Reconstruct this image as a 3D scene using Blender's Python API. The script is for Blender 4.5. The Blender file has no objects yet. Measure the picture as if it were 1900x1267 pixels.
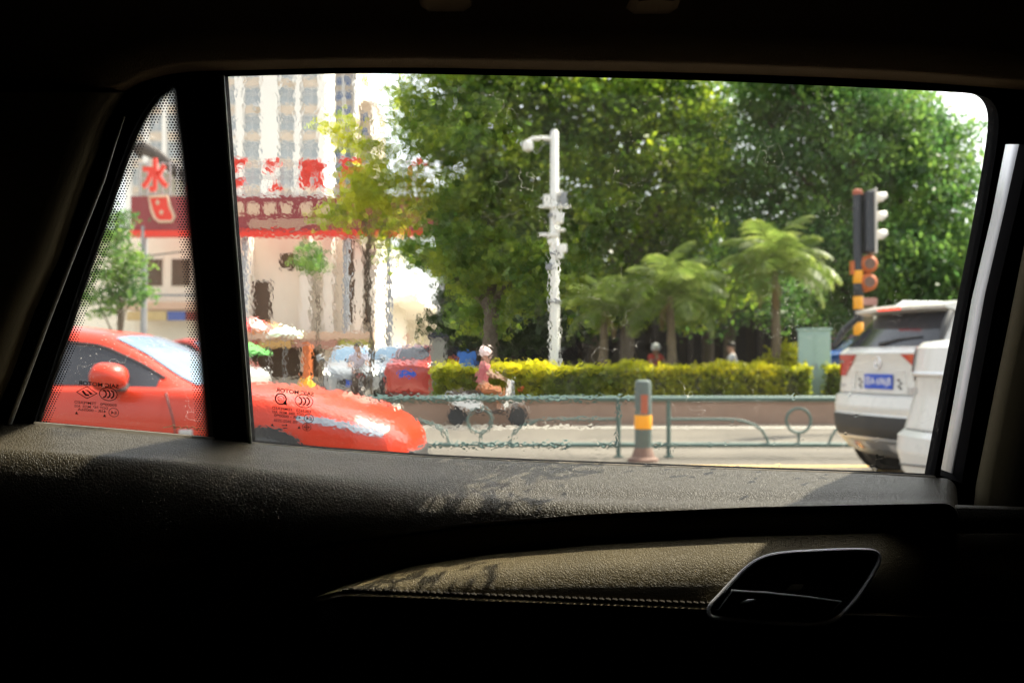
import bpy, bmesh, math, random
import numpy as np
from mathutils import Vector, Matrix
from math import sin, cos, pi, radians as R

sc = bpy.context.scene
C = sc.collection
# ------------------------------------------------------------------ camera
F, CX, CY, H, PITCH = 1850.0, 950.0, 633.5, 1.17, R(1.13)
cam_d = bpy.data.cameras.new('camera')
cam = bpy.data.objects.new('camera', cam_d)
C.objects.link(cam)
cam.location = (0, 0, H)
cam.rotation_euler = (pi / 2 + PITCH, 0, 0)
cam_d.sensor_width = 36.0
cam_d.lens = 36.0 * F / 1900.0
cam_d.clip_start, cam_d.clip_end = 0.02, 3000
cam_d.dof.use_dof = True
cam_d.dof.focus_distance = 0.99
cam_d.dof.aperture_fstop = 9.0
sc.camera = cam
# ------------------------------------------------------------------ sky, sun, exposure
SUN = Vector((1.62, 1.0, 2.6)).normalized()
w = bpy.data.worlds.new('World')
sc.world = w
w.use_nodes = True
nt = w.node_tree
nt.nodes.clear()
sky = nt.nodes.new('ShaderNodeTexSky')
sky.sky_type = 'NISHITA'
sky.sun_disc = False
sky.sun_elevation = math.asin(SUN.z)
sky.sun_rotation = math.atan2(SUN.x, SUN.y)
sky.air_density, sky.dust_density, sky.ozone_density = 1.3, 4.0, 1.0
hs = nt.nodes.new('ShaderNodeHueSaturation')
hs.inputs['Saturation'].default_value = 0.25
bg = nt.nodes.new('ShaderNodeBackground')
bg.inputs['Strength'].default_value = 0.15
wo = nt.nodes.new('ShaderNodeOutputWorld')
nt.links.new(sky.outputs[0], hs.inputs['Color'])
nt.links.new(hs.outputs[0], bg.inputs['Color'])
nt.links.new(bg.outputs[0], wo.inputs['Surface'])
sl = bpy.data.lights.new('sun', 'SUN')
sl.energy, sl.angle, sl.color = 3.8, R(0.55), (1.0, 0.90, 0.72)
so = bpy.data.objects.new('sun', sl)
C.objects.link(so)
so.rotation_euler = SUN.to_track_quat('Z', 'Y').to_euler()
sc.view_settings.view_transform = 'Standard'
sc.view_settings.look = 'None'
sc.view_settings.exposure = 1.56
sc.view_settings.gamma = 1.0
cy = sc.cycles
cy.use_denoising = True
cy.max_bounces, cy.diffuse_bounces, cy.glossy_bounces = 10, 3, 2
cy.transmission_bounces, cy.transparent_max_bounces = 8, 16
cy.sample_clamp_indirect = 4.0
cy.blur_glossy = 0.3
random.seed(7)
rng = np.random.default_rng(7)

# ------------------------------------------------------------------ helpers
cp_, sp_ = cos(PITCH), sin(PITCH)
def ray(px, py):
    dx, dy = (px - CX) / F, (CY - py) / F
    return Vector((dx, cp_ - dy * sp_, sp_ + dy * cp_))
def at(px, py, Y):                      # the point seen at a photo pixel, at distance Y
    d = ray(px, py)
    t = Y / d.y
    return Vector((d.x * t, Y, H + d.z * t))
def xat(px, Y):
    return (px - CX) / F * Y
YB, ZB, TL = 1.03, 1.05, 0.36           # leaning plane of the side glass
def gl(px, py, off=0.0):
    d = ray(px, py)
    t = (YB + off - TL * (H - ZB)) / (d.y + TL * d.z)
    return Vector((d.x * t, d.y * t, H + d.z * t))
def lerp(tab, x):
    return float(np.interp(x, [t[0] for t in tab], [t[1] for t in tab]))

def catmull(pts, n, closed=False):
    P = [np.array(p, float) for p in pts]
    out = []
    m = len(P)
    rngk = range(m) if closed else range(m - 1)
    for i in rngk:
        if closed:
            a, b, c, d = P[i - 1], P[i], P[(i + 1) % m], P[(i + 2) % m]
        else:
            a, b, c, d = P[max(i - 1, 0)], P[i], P[i + 1], P[min(i + 2, m - 1)]
        for k in range(n):
            t = k / n
            out.append(0.5 * (2 * b + (c - a) * t + (2 * a - 5 * b + 4 * c - d) * t * t + (3 * b - a - 3 * c + d) * t ** 3))
    if not closed:
        out.append(P[-1])
    return out

class MB:
    def __init__(s):
        s.v, s.f = [], []
    def add(s, vs, fs):
        o = len(s.v)
        s.v += [tuple(map(float, v)) for v in vs]
        s.f += [tuple(i + o for i in f) for f in fs]
        return s
    def box(s, c, d, rz=0.0, M=None):
        hx, hy, hz = d[0] / 2, d[1] / 2, d[2] / 2
        vs = []
        for x, y, z in ((-1, -1, -1), (1, -1, -1), (1, 1, -1), (-1, 1, -1), (-1, -1, 1), (1, -1, 1), (1, 1, 1), (-1, 1, 1)):
            p = Vector((x * hx, y * hy, z * hz))
            if M is not None:
                p = M @ p
            elif rz:
                p = Matrix.Rotation(rz, 3, 'Z') @ p
            vs.append(p + Vector(c))
        return s.add(vs, [(0, 3, 2, 1), (4, 5, 6, 7), (0, 1, 5, 4), (1, 2, 6, 5), (2, 3, 7, 6), (3, 0, 4, 7)])
    def tube(s, pts, r, n=8, closed=False):
        P = [Vector(p) for p in pts]
        m = len(P)
        rr = r if isinstance(r, (list, tuple)) else [r] * m
        vs, fs = [], []
        up0 = None
        for i, p in enumerate(P):
            if closed:
                t = P[(i + 1) % m] - P[i - 1]
            else:
                t = P[min(i + 1, m - 1)] - P[max(i - 1, 0)]
            t.normalize()
            if up0 is None:
                up0 = t.cross(Vector((0, 0, 1)) if abs(t.z) < 0.9 else Vector((1, 0, 0))).normalized()
            u = (up0 - t * up0.dot(t))
            u = u.normalized() if u.length > 1e-6 else t.orthogonal().normalized()
            up0 = u
            b = t.cross(u)
            for k in range(n):
                a = 2 * pi * k / n
                vs.append(p + (u * cos(a) + b * sin(a)) * rr[i])
        for i in range(m if closed else m - 1):
            j = (i + 1) % m
            for k in range(n):
                l = (k + 1) % n
                fs.append((i * n + k, i * n + l, j * n + l, j * n + k))
        if not closed:
            fs.append(tuple(range(n))[::-1])
            fs.append(tuple(range((m - 1) * n, m * n)))
        return s.add(vs, fs)
    def lathe(s, prof, c=(0, 0, 0), n=20, axis='z'):
        vs, fs = [], []
        for r, h in prof:
            for k in range(n):
                a = 2 * pi * k / n
                if axis == 'z':
                    p = (r * cos(a), r * sin(a), h)
                elif axis == 'y':
                    p = (r * cos(a), h, r * sin(a))
                else:
                    p = (h, r * cos(a), r * sin(a))
                vs.append((p[0] + c[0], p[1] + c[1], p[2] + c[2]))
        m = len(prof)
        for i in range(m - 1):
            for k in range(n):
                l = (k + 1) % n
                fs.append((i * n + k, i * n + l, (i + 1) * n + l, (i + 1) * n + k))
        fs.append(tuple(range(n))[::-1])
        fs.append(tuple(range((m - 1) * n, m * n)))
        return s.add(vs, fs)
    def grid(s, rows, closed=False):
        m, n = len(rows), len(rows[0])
        vs = [p for r in rows for p in r]
        fs = []
        for i in range(m - 1):
            for k in range(n if closed else n - 1):
                l = (k + 1) % n
                fs.append((i * n + k, i * n + l, (i + 1) * n + l, (i + 1) * n + k))
        return s.add(vs, fs)
    def loft(s, rings):                 # closed rings, capped
        n = len(rings[0])
        o = len(s.v)
        s.grid(rings, closed=True)
        s.f.append(tuple(o + i for i in range(n))[::-1])
        s.f.append(tuple(o + (len(rings) - 1) * n + i for i in range(n)))
        return s
    def sheet(s, poly, nrm, th):        # flat polygon given as 3-D points, extruded by th along nrm
        n = len(poly)
        a = [Vector(p) for p in poly]
        b = [p + Vector(nrm) * th for p in a]
        return s.add(a + b, [tuple(range(n))[::-1], tuple(range(n, 2 * n))] + [(i, (i + 1) % n, n + (i + 1) % n, n + i) for i in range(n)])
    def ball(s, c, r, n=12, m=8):
        rx, ry, rz = (r, r, r) if not isinstance(r, (tuple, list)) else r
        rows = []
        for i in range(m + 1):
            a = -pi / 2 + pi * min(max(i / m, 0.02), 0.98)
            rows.append([(c[0] + rx * cos(a) * cos(2 * pi * k / n), c[1] + ry * cos(a) * sin(2 * pi * k / n), c[2] + rz * sin(a)) for k in range(n)])
        return s.loft(rows)
    def build(s, name, mat, parent=None, smooth=False, bevel=0, solid=0, sub=0, kind=None, ang=40):
        me = bpy.data.meshes.new(name)
        me.from_pydata(s.v, [], s.f)
        bm = bmesh.new()
        bm.from_mesh(me)
        bmesh.ops.recalc_face_normals(bm, faces=bm.faces)
        bm.to_mesh(me)
        bm.free()
        me.materials.append(mat)
        return mkobj(name, me, parent, smooth, bevel, solid, sub, kind, ang)

def mkobj(name, me, parent=None, smooth=False, bevel=0, solid=0, sub=0, kind=None, ang=40):
    o = bpy.data.objects.new(name, me)
    C.objects.link(o)
    if parent:
        o.parent = parent
    if smooth:
        me.shade_smooth()
        me.set_sharp_from_angle(angle=R(ang))
    if solid:
        m = o.modifiers.new('solid', 'SOLIDIFY')
        m.thickness = solid
        m.offset = 0
    if bevel:
        m = o.modifiers.new('bevel', 'BEVEL')
        m.width, m.segments, m.limit_method = bevel, 2, 'ANGLE'
    if sub:
        m = o.modifiers.new('sub', 'SUBSURF')
        m.levels = m.render_levels = sub
    if kind:
        o['kind'] = kind
    return o

def thing(name, label, cat, loc=(0, 0, 0), rz=0.0, group=None):
    o = bpy.data.objects.new(name, None)
    C.objects.link(o)
    o.location = loc
    o.rotation_euler = (0, 0, rz)
    return tag(o, label, cat, group)
def tag(o, label, cat=None, group=None, kind=None):
    o['label'] = label
    if cat: o['category'] = cat
    if group: o['group'] = group
    if kind: o['kind'] = kind
    return o

# ------------------------------------------------------------------ materials
def nodes(name):
    m = bpy.data.materials.new(name)
    m.use_nodes = True
    t = m.node_tree
    t.nodes.clear()
    out = t.nodes.new('ShaderNodeOutputMaterial')
    return m, t, out
def N(t, typ, **kw):
    n = t.nodes.new(typ)
    for k, v in kw.items():
        if hasattr(n, k) and k not in ('color',):
            setattr(n, k, v)
        else:
            n.inputs[k].default_value = v
    return n
def L(t, a, b):
    t.links.new(a, b)
def math_(t, op, a, b=None, clamp=False):
    n = t.nodes.new('ShaderNodeMath')
    n.operation = op
    n.use_clamp = clamp
    for i, x in enumerate((a, b)):
        if x is None: continue
        if isinstance(x, (int, float)): n.inputs[i].default_value = x
        else: L(t, x, n.inputs[i])
    return n.outputs[0]
def sstep(t, x, a, b):                  # 0 at a, 1 at b
    n = t.nodes.new('ShaderNodeMapRange')
    n.interpolation_type = 'SMOOTHSTEP'
    n.inputs['From Min'].default_value, n.inputs['From Max'].default_value = a, b
    L(t, x, n.inputs['Value'])
    return n.outputs[0]
def M(name, col, rough=0.5, metal=0.0, var=0.18, vs=6.0, bump=0.0, bs=60.0, coat=0.0, emit=0.0, spec=0.5):
    m, t, out = nodes(name)
    b = N(t, 'ShaderNodeBsdfPrincipled', Roughness=rough, Metallic=metal)
    b.inputs['Coat Weight'].default_value = coat
    b.inputs['Specular IOR Level'].default_value = spec
    tc = N(t, 'ShaderNodeTexCoord')
    n1 = N(t, 'ShaderNodeTexNoise', Scale=vs, Detail=6.0, Roughness=0.6)
    L(t, tc.outputs['Object'], n1.inputs['Vector'])
    mx = N(t, 'ShaderNodeMix', data_type='RGBA')
    mx.inputs[6].default_value = tuple(c * (1 - var) for c in col) + (1,)
    mx.inputs[7].default_value = tuple(min(c * (1 + var), 1) for c in col) + (1,)
    L(t, n1.outputs[0], mx.inputs[0])
    L(t, mx.outputs[2], b.inputs['Base Color'])
    rr = N(t, 'ShaderNodeMapRange')
    rr.inputs['To Min'].default_value, rr.inputs['To Max'].default_value = max(rough - 0.08, 0.02), min(rough + 0.1, 1)
    L(t, n1.outputs[0], rr.inputs['Value'])
    L(t, rr.outputs[0], b.inputs['Roughness'])
    if bump:
        n2 = N(t, 'ShaderNodeTexNoise', Scale=bs, Detail=4.0)
        L(t, tc.outputs['Object'], n2.inputs['Vector'])
        bp = N(t, 'ShaderNodeBump', Strength=1.0, Distance=bump)
        L(t, n2.outputs[0], bp.inputs['Height'])
        L(t, bp.outputs[0], b.inputs['Normal'])
    if emit:
        b.inputs['Emission Color'].default_value = tuple(col) + (1,)
        b.inputs['Emission Strength'].default_value = emit
    L(t, b.outputs[0], out.inputs[0])
    return m
def leaf_mat(name, cols, trans=0.45, rough=0.45):
    m, t, out = nodes(name)
    g = N(t, 'ShaderNodeNewGeometry')
    cr = N(t, 'ShaderNodeValToRGB')
    el = cr.color_ramp.elements
    el[0].color = cols[0] + (1,)
    el[1].color = cols[-1] + (1,)
    for i, c in enumerate(cols[1:-1]):
        e = el.new((i + 1) / (len(cols) - 1))
        e.color = c + (1,)
    tc = N(t, 'ShaderNodeTexCoord')
    nz = N(t, 'ShaderNodeTexNoise', Scale=1.15, Detail=2.0)
    L(t, tc.outputs['Object'], nz.inputs['Vector'])
    pf = math_(t, 'ADD', math_(t, 'MULTIPLY', g.outputs['Random Per Island'], 0.4), math_(t, 'MULTIPLY', sstep(t, nz.outputs[0], 0.36, 0.66), 0.6))
    L(t, pf, cr.inputs[0])
    b = N(t, 'ShaderNodeBsdfPrincipled', Roughness=rough)
    L(t, cr.outputs[0], b.inputs['Base Color'])
    tr = N(t, 'ShaderNodeBsdfTranslucent')
    hv = N(t, 'ShaderNodeHueSaturation', Hue=0.495, Saturation=1.0, Value=2.0)
    L(t, cr.outputs[0], hv.inputs['Color'])
    L(t, hv.outputs[0], tr.inputs[0])
    mx = N(t, 'ShaderNodeMixShader', Fac=trans)
    L(t, b.outputs[0], mx.inputs[1])
    L(t, tr.outputs[0], mx.inputs[2])
    L(t, mx.outputs[0], out.inputs[0])
    return m
def leather_mat(name, col, scale, depth, rough=0.42, wear=0.25, spec=0.3):
    m, t, out = nodes(name)
    b = N(t, 'ShaderNodeBsdfPrincipled', Roughness=rough)
    b.inputs['Specular IOR Level'].default_value = spec
    tc = N(t, 'ShaderNodeTexCoord')
    nz = N(t, 'ShaderNodeTexNoise', Scale=scale * 0.35, Detail=3.0)
    L(t, tc.outputs['Object'], nz.inputs['Vector'])
    ad = N(t, 'ShaderNodeMix', data_type='RGBA', blend_type='LINEAR_LIGHT')
    ad.inputs[0].default_value = 0.004
    L(t, tc.outputs['Object'], ad.inputs[6])
    L(t, nz.outputs[1], ad.inputs[7])
    v = N(t, 'ShaderNodeTexVoronoi', Scale=scale, feature='DISTANCE_TO_EDGE')
    L(t, ad.outputs[2], v.inputs['Vector'])
    cl = math_(t, 'MINIMUM', v.outputs[0], 0.22)
    n2 = N(t, 'ShaderNodeTexNoise', Scale=scale * 0.05, Detail=4.0)
    L(t, tc.outputs['Object'], n2.inputs['Vector'])
    h = math_(t, 'ADD', math_(t, 'MULTIPLY', cl, 4.0), math_(t, 'MULTIPLY', n2.outputs[0], 1.2))
    bp = N(t, 'ShaderNodeBump', Strength=1.0, Distance=depth)
    L(t, h, bp.inputs['Height'])
    L(t, bp.outputs[0], b.inputs['Normal'])
    mx = N(t, 'ShaderNodeMix', data_type='RGBA')
    mx.inputs[6].default_value = tuple(c * (1 - wear) for c in col) + (1,)
    mx.inputs[7].default_value = tuple(c * (1 + wear) for c in col) + (1,)
    L(t, n2.outputs[0], mx.inputs[0])
    L(t, mx.outputs[2], b.inputs['Base Color'])
    L(t, b.outputs[0], out.inputs[0])
    return m

MT = {}
MT['rubber'] = M('black_rubber', (0.004, 0.004, 0.0045), 0.9, var=0.3, vs=20, spec=0.03)
MT['gloss_black'] = M('gloss_black', (0.01, 0.01, 0.011), 0.22)
MT['frit'] = M('black_frit', (0.006, 0.006, 0.006), 0.5)
MT['liner'] = M('roof_lining_cloth', (0.13, 0.09, 0.052), 0.95, spec=0.05, bump=0.0006, bs=700)
MT['pillar_trim'] = M('pillar_trim_plastic', (0.085, 0.068, 0.038), 0.9, spec=0.1, bump=0.0002, bs=900)
MT['dark_trim'] = M('dark_trim_plastic', (0.010, 0.010, 0.011), 0.85, spec=0.15, bump=0.0003, bs=700)
MT['chrome'] = M('satin_chrome', (0.8, 0.81, 0.83), 0.4, metal=0.55, var=0.05)
MT['leather'] = leather_mat('black_grained_leather', (0.041, 0.034, 0.022), 370, 0.00045, rough=0.48, spec=0.2)
MT['leather_tan'] = leather_mat('umber_grained_leather', (0.070, 0.053, 0.022), 420, 0.00034, rough=0.6, spec=0.2)
MT['thread'] = M('dark_thread', (0.06, 0.05, 0.035), 0.8)
MT['white_paint'] = M('white_car_paint', (0.68, 0.67, 0.63), 0.28, var=0.04, vs=2, coat=0.5)
MT['white_strip'] = M('pale_painted_metal', (0.55, 0.56, 0.57), 0.35, var=0.04)
MT['red_paint'] = M('red_car_paint', (0.50, 0.028, 0.005), 0.30, var=0.06, vs=2, coat=0.3, spec=0.35)
MT['tint_glass'] = M('tinted_car_glass', (0.03, 0.032, 0.04), 0.08, var=0.2)
MT['screen_glass'] = M('windscreen_glass', (0.13, 0.20, 0.28), 0.12, var=0.4, vs=3, spec=0.3)
MT['black_plastic'] = M('black_plastic', (0.025, 0.025, 0.026), 0.55, bump=0.0005, bs=300)
MT['silver'] = M('silver_paint', (0.5, 0.5, 0.5), 0.35, metal=0.7)
MT['lamp_red'] = M('red_lamp_lens', (0.45, 0.02, 0.015), 0.15, coat=0.5)
MT['brake'] = M('lit_brake_lamp', (0.9, 0.06, 0.03), 0.2, emit=0.8)
MT['lamp_clear'] = M('clear_lamp_lens', (0.32, 0.33, 0.35), 0.15, metal=0.7, vs=18, var=0.5)
MT['head_on'] = M('lit_headlamp', (1.0, 0.97, 0.75), 0.2, emit=1.6)
MT['tyre'] = M('tyre_rubber', (0.035, 0.035, 0.035), 0.8)
MT['rim'] = M('alloy_rim', (0.4, 0.4, 0.41), 0.35, metal=0.9)
MT['plate_blue'] = M('blue_number_plate', (0.01, 0.07, 0.50), 0.4)
MT['letter_white'] = M('white_lettering', (0.8, 0.8, 0.8), 0.5, var=0.03)
MT['decal'] = M('dark_sticker', (0.05, 0.05, 0.05), 0.5)
MT['asphalt'] = M('worn_pale_road', (0.145, 0.130, 0.108), 0.85, var=0.22, vs=0.7, bump=0.004, bs=90)
MT['asphalt2'] = M('far_road_surface', (0.155, 0.14, 0.117), 0.85, var=0.16, vs=0.5, bump=0.004, bs=90)
def road_mat(name, col):
    m = M(name, col, 0.85, var=0.2, vs=0.7, bump=0.004, bs=90)
    t = m.node_tree
    b = next(n for n in t.nodes if n.type == 'BSDF_PRINCIPLED')
    tc = next(n for n in t.nodes if n.type == 'TEX_COORD')
    src = b.inputs['Base Color'].links[0].from_socket
    mp = N(t, 'ShaderNodeMapping'); mp.inputs['Scale'].default_value = (0.10, 2.6, 1)
    L(t, tc.outputs['Object'], mp.inputs['Vector'])
    n1 = N(t, 'ShaderNodeTexNoise', Scale=1.0, Detail=5.0, Roughness=0.65); L(t, mp.outputs[0], n1.inputs['Vector'])
    n2 = N(t, 'ShaderNodeTexNoise', Scale=0.9, Detail=8.0, Roughness=0.7); L(t, tc.outputs['Object'], n2.inputs['Vector'])
    v = N(t, 'ShaderNodeTexVoronoi', Scale=0.55, feature='DISTANCE_TO_EDGE'); L(t, tc.outputs['Object'], v.inputs['Vector'])
    crack = math_(t, 'LESS_THAN', v.outputs[0], 0.006)
    k = math_(t, 'ADD', math_(t, 'MULTIPLY', sstep(t, n1.outputs[0], 0.36, 0.64), 0.40), math_(t, 'MULTIPLY', sstep(t, n2.outputs[0], 0.4, 0.65), 0.30))
    k = math_(t, 'ADD', math_(t, 'SUBTRACT', k, math_(t, 'MULTIPLY', crack, 0.3)), 0.55)
    mx = N(t, 'ShaderNodeVectorMath', operation='SCALE')
    L(t, src, mx.inputs[0]); L(t, k, mx.inputs['Scale'])
    L(t, mx.outputs[0], b.inputs['Base Color'])
    return m
MT['asphalt'] = road_mat('worn_pale_road', (0.108, 0.094, 0.074))
MT['asphalt2'] = road_mat('far_road_surface', (0.112, 0.098, 0.078))
MT['line_yellow'] = M('yellow_road_paint', (0.62, 0.40, 0.13), 0.7, var=0.35, vs=9)
MT['line_white'] = M('white_road_paint', (0.7, 0.68, 0.62), 0.7, var=0.25, vs=9)
MT['kerb'] = M('brown_planter_stone', (0.30, 0.20, 0.145), 0.8, var=0.25, vs=3, bump=0.006, bs=40)
MT['soil'] = M('dark_soil', (0.06, 0.045, 0.03), 0.95, var=0.4, bump=0.02, bs=15)
MT['rail'] = M('green_railing_paint', (0.075, 0.135, 0.12), 0.45, var=0.25, vs=14)
MT['bollard'] = M('grey_green_bollard_paint', (0.085, 0.115, 0.105), 0.5, var=0.3, vs=12)
MT['yellow'] = M('amber_reflective_tape', (0.85, 0.36, 0.01), 0.45, var=0.1)
MT['rust'] = M('faded_red_tape', (0.36, 0.095, 0.05), 0.7, var=0.4, vs=30)
MT['rust_base'] = M('rusty_base', (0.17, 0.10, 0.075), 0.8, var=0.4, vs=25)
MT['cabinet'] = M('pale_teal_cabinet_paint', (0.33, 0.47, 0.42), 0.5, var=0.08, vs=2)
MT['pole_white'] = M('white_pole_paint', (0.80, 0.79, 0.74), 0.45, var=0.06)
MT['grey_metal'] = M('grey_metal', (0.25, 0.26, 0.27), 0.5, metal=0.3)
MT['signal_black'] = M('dark_signal_housing', (0.03, 0.035, 0.045), 0.5, var=0.25)
MT['visor'] = M('silver_signal_visor', (0.62, 0.58, 0.52), 0.35, var=0.1)
MT['orange'] = M('orange_signal_housing', (0.50, 0.12, 0.025), 0.55, var=0.25)
MT['stripe_black'] = M('black_stripe_paint', (0.02, 0.022, 0.026), 0.55)
MT['bark'] = M('tree_bark', (0.13, 0.10, 0.07), 0.9, var=0.4, vs=6, bump=0.02, bs=25)
MT['palm_bark'] = M('palm_bark', (0.16, 0.12, 0.075), 0.9, var=0.4, vs=12, bump=0.01, bs=40)
MT['leaf_a'] = leaf_mat('bright_leaf', [(0.04, 0.10, 0.014), (0.09, 0.165, 0.017), (0.18, 0.26, 0.02), (0.33, 0.38, 0.022)], 0.55)
MT['leaf_y'] = leaf_mat('yellow_green_leaf', [(0.12, 0.17, 0.012), (0.20, 0.25, 0.014), (0.30, 0.32, 0.018), (0.40, 0.40, 0.02)], 0.55)  # yellow-green leaf tones of the airy tree
MT['leaf_b'] = leaf_mat('mid_leaf', [(0.04, 0.095, 0.017), (0.085, 0.155, 0.02), (0.16, 0.235, 0.024), (0.29, 0.34, 0.026)], 0.56)
MT['leaf_c'] = leaf_mat('dark_fig_leaf', [(0.03, 0.08, 0.022), (0.055, 0.13, 0.03), (0.10, 0.185, 0.034), (0.165, 0.25, 0.042)], 0.54)
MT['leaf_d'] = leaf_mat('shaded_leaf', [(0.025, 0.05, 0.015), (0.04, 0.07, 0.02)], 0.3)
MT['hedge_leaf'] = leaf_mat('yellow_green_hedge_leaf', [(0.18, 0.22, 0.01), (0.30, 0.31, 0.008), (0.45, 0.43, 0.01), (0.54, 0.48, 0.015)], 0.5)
MT['hedge_leaf_green'] = leaf_mat('greener_hedge_leaf', [(0.06, 0.10, 0.01), (0.11, 0.16, 0.008), (0.20, 0.23, 0.01), (0.32, 0.32, 0.012)], 0.45)
MT['hedge_core'] = M('hedge_twigs', (0.035, 0.04, 0.012), 0.95, var=0.5, vs=25)
MT['palm_leaf'] = leaf_mat('palm_leaf', [(0.09, 0.145, 0.025), (0.15, 0.205, 0.04), (0.25, 0.29, 0.08)], 0.5)
MT['dead_leaf'] = leaf_mat('withered_palm_leaf', [(0.20, 0.13, 0.05), (0.28, 0.19, 0.08)], 0.3)
MT['tower_wall'] = M('white_tower_render', (0.72, 0.70, 0.66), 0.8, var=0.05, vs=0.2)
MT['tower_pier'] = M('white_pier_render', (0.82, 0.80, 0.76), 0.8, var=0.04, vs=0.2)
MT['tower_peach'] = M('peach_spandrel', (0.70, 0.60, 0.50), 0.8, var=0.06, vs=0.3)
MT['tower_tan'] = M('sand_tower_render', (0.55, 0.46, 0.36), 0.8, var=0.06, vs=0.2)
MT['pane'] = M('blue_grey_window_pane', (0.40, 0.44, 0.47), 0.15, var=0.35, vs=0.35)
MT['pane_blue'] = M('blue_window_pane', (0.06, 0.12, 0.28), 0.1, var=0.4, vs=0.35)
MT['win_frame'] = M('pale_window_frame', (0.6, 0.6, 0.6), 0.5)
MT['cream'] = M('cream_shop_render', (0.80, 0.74, 0.62), 0.8, var=0.10, vs=0.4)
MT['cream_w'] = M('white_shop_render', (0.80, 0.75, 0.66), 0.8, var=0.07, vs=0.4)
MT['brown_open'] = M('brown_shop_interior', (0.11, 0.075, 0.05), 0.8, var=0.5, vs=0.8)
MT['maroon'] = M('maroon_sign_board', (0.26, 0.035, 0.04), 0.5, var=0.15, vs=0.8)
MT['sign_red'] = M('red_sign_letter', (0.75, 0.04, 0.018), 0.4, var=0.06)
MT['sign_cream'] = M('cream_sign_panel', (0.62, 0.42, 0.30), 0.6, var=0.15, vs=3)
MT['lattice'] = M('grey_sign_lattice', (0.35, 0.36, 0.38), 0.5, metal=0.3)
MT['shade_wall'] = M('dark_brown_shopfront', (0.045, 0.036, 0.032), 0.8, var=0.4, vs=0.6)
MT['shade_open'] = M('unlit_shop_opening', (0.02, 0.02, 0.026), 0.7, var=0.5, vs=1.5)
MT['blue'] = M('blue_board_paint', (0.04, 0.16, 0.5), 0.5)
MT['pink'] = M('pink_wall_paint', (0.5, 0.25, 0.21), 0.7)
MT['concrete'] = M('weathered_concrete', (0.26, 0.25, 0.21), 0.85, var=0.2, vs=2)
MT['concrete_pale'] = M('pale_paving', (0.42, 0.38, 0.32), 0.85, var=0.15, vs=0.4)
MT['skin'] = M('skin', (0.42, 0.24, 0.16), 0.6, var=0.08)
MT['hair'] = M('dark_hair', (0.02, 0.015, 0.012), 0.6)
MT['helmet_pink'] = M('pale_pink_helmet', (0.8, 0.62, 0.58), 0.25, var=0.05)
MT['helmet_white'] = M('white_helmet', (0.8, 0.8, 0.8), 0.25, var=0.05)
MT['shirt_pink'] = M('pink_shirt', (0.48, 0.13, 0.14), 0.8, var=0.25, vs=15)
MT['shirt_red'] = M('red_jacket', (0.55, 0.05, 0.04), 0.8, var=0.2, vs=12)
MT['shirt_lilac'] = M('pale_lilac_shirt', (0.66, 0.64, 0.78), 0.8, var=0.08)
MT['shirt_white'] = M('white_shirt', (0.7, 0.71, 0.72), 0.8, var=0.08)
MT['trouser_brown'] = M('orange_brown_trousers', (0.36, 0.13, 0.05), 0.8, var=0.2, vs=12)
MT['trouser_dark'] = M('dark_trousers', (0.04, 0.04, 0.05), 0.85)
MT['sc_white'] = M('white_scooter_plastic', (0.7, 0.7, 0.68), 0.35, var=0.06)
MT['sc_dark'] = M('dark_scooter_plastic', (0.05, 0.035, 0.03), 0.45)
# ------------------------------------------------------------------ the ground
def flat(name, x0, x1, y0, y1, z, mat, kind='structure', parent=None, nx=1):
    b = MB()
    b.grid([[(x0, y0, z), (x1, y0, z)], [(x0, y1, z), (x1, y1, z)]])
    o = b.build(name, mat, parent)
    if kind: o['kind'] = kind
    return o
flat('ground', -900, 900, -300, 1600, -0.012, MT['asphalt2'])
flat('road', -60, 60, -12, 12.45, -0.004, MT['asphalt'])
flat('bounce_pavement', -60, xat(812, 24), 24, 110, -0.006, MT['concrete_pale'])  # pale paving added to bounce light onto the shop fronts
flat('road_far_lane', -60, 60, 12.45, 18.5, -0.002, MT['asphalt2'])
for y0, y1, m in ((11.05, 11.2, 'line_yellow'), (10.55, 10.68, 'line_yellow'), (17.55, 17.68, 'line_white')):
    flat('lane_line', -40, 40, y0, y1, 0.003, MT[m])

# ------------------------------------------------------------------ the car we sit in
NRM = Vector((0, 1, TL)).normalized()
cabin = thing('car_interior', 'dark car interior with black leather door trim around the wet side window', 'car interior', (0, 0, 0))
def pl(X, z, off):
    return Vector((X, YB + off - TL * (z - ZB), z))
WIN = [(411, 143), (560, 139), (700, 137), (1000, 142), (1300, 150), (1600, 163), (1760, 171), (1806, 175), (1832, 182), (1847, 198), (1853, 222),
       (1851, 260), (1840, 330), (1822, 430), (1800, 540), (1765, 720), (1731, 896), (1600, 890), (1300, 880), (1000, 869), (800, 860), (600, 846), (464, 833),
       (450, 650), (430, 400)]
QTR = [(328, 151), (334, 149), (338, 180), (345, 244), (360, 370), (367, 460), (372, 510), (384, 660), (398, 828), (58, 798), (90, 702), (120, 612), (135, 564), (157, 498),
       (177, 439), (210, 340), (240, 256), (261, 214), (288, 178)]
STRIP = [(1866, 268), (1914, 268), (1884, 400), (1847, 556), (1814, 730), (1784, 896), (1744, 882), (1772, 730), (1803, 556), (1840, 400)]
bm = bmesh.new()
edges = []
for poly in ([pl(-1.7, 0.15, -0.012), pl(1.7, 0.15, -0.012), pl(1.7, 1.64, -0.012), pl(-1.7, 1.64, -0.012)],
             [gl(*p, -0.012) for p in catmull(WIN[:16], 4)[:] ] + [gl(*p, -0.012) for p in WIN[16:]],
             [gl(*p, -0.012) for p in QTR], [gl(*p, -0.012) for p in STRIP]):
    vs = [bm.verts.new(p) for p in poly]
    edges += [bm.edges.new((vs[i], vs[(i + 1) % len(vs)])) for i in range(len(vs))]
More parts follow.
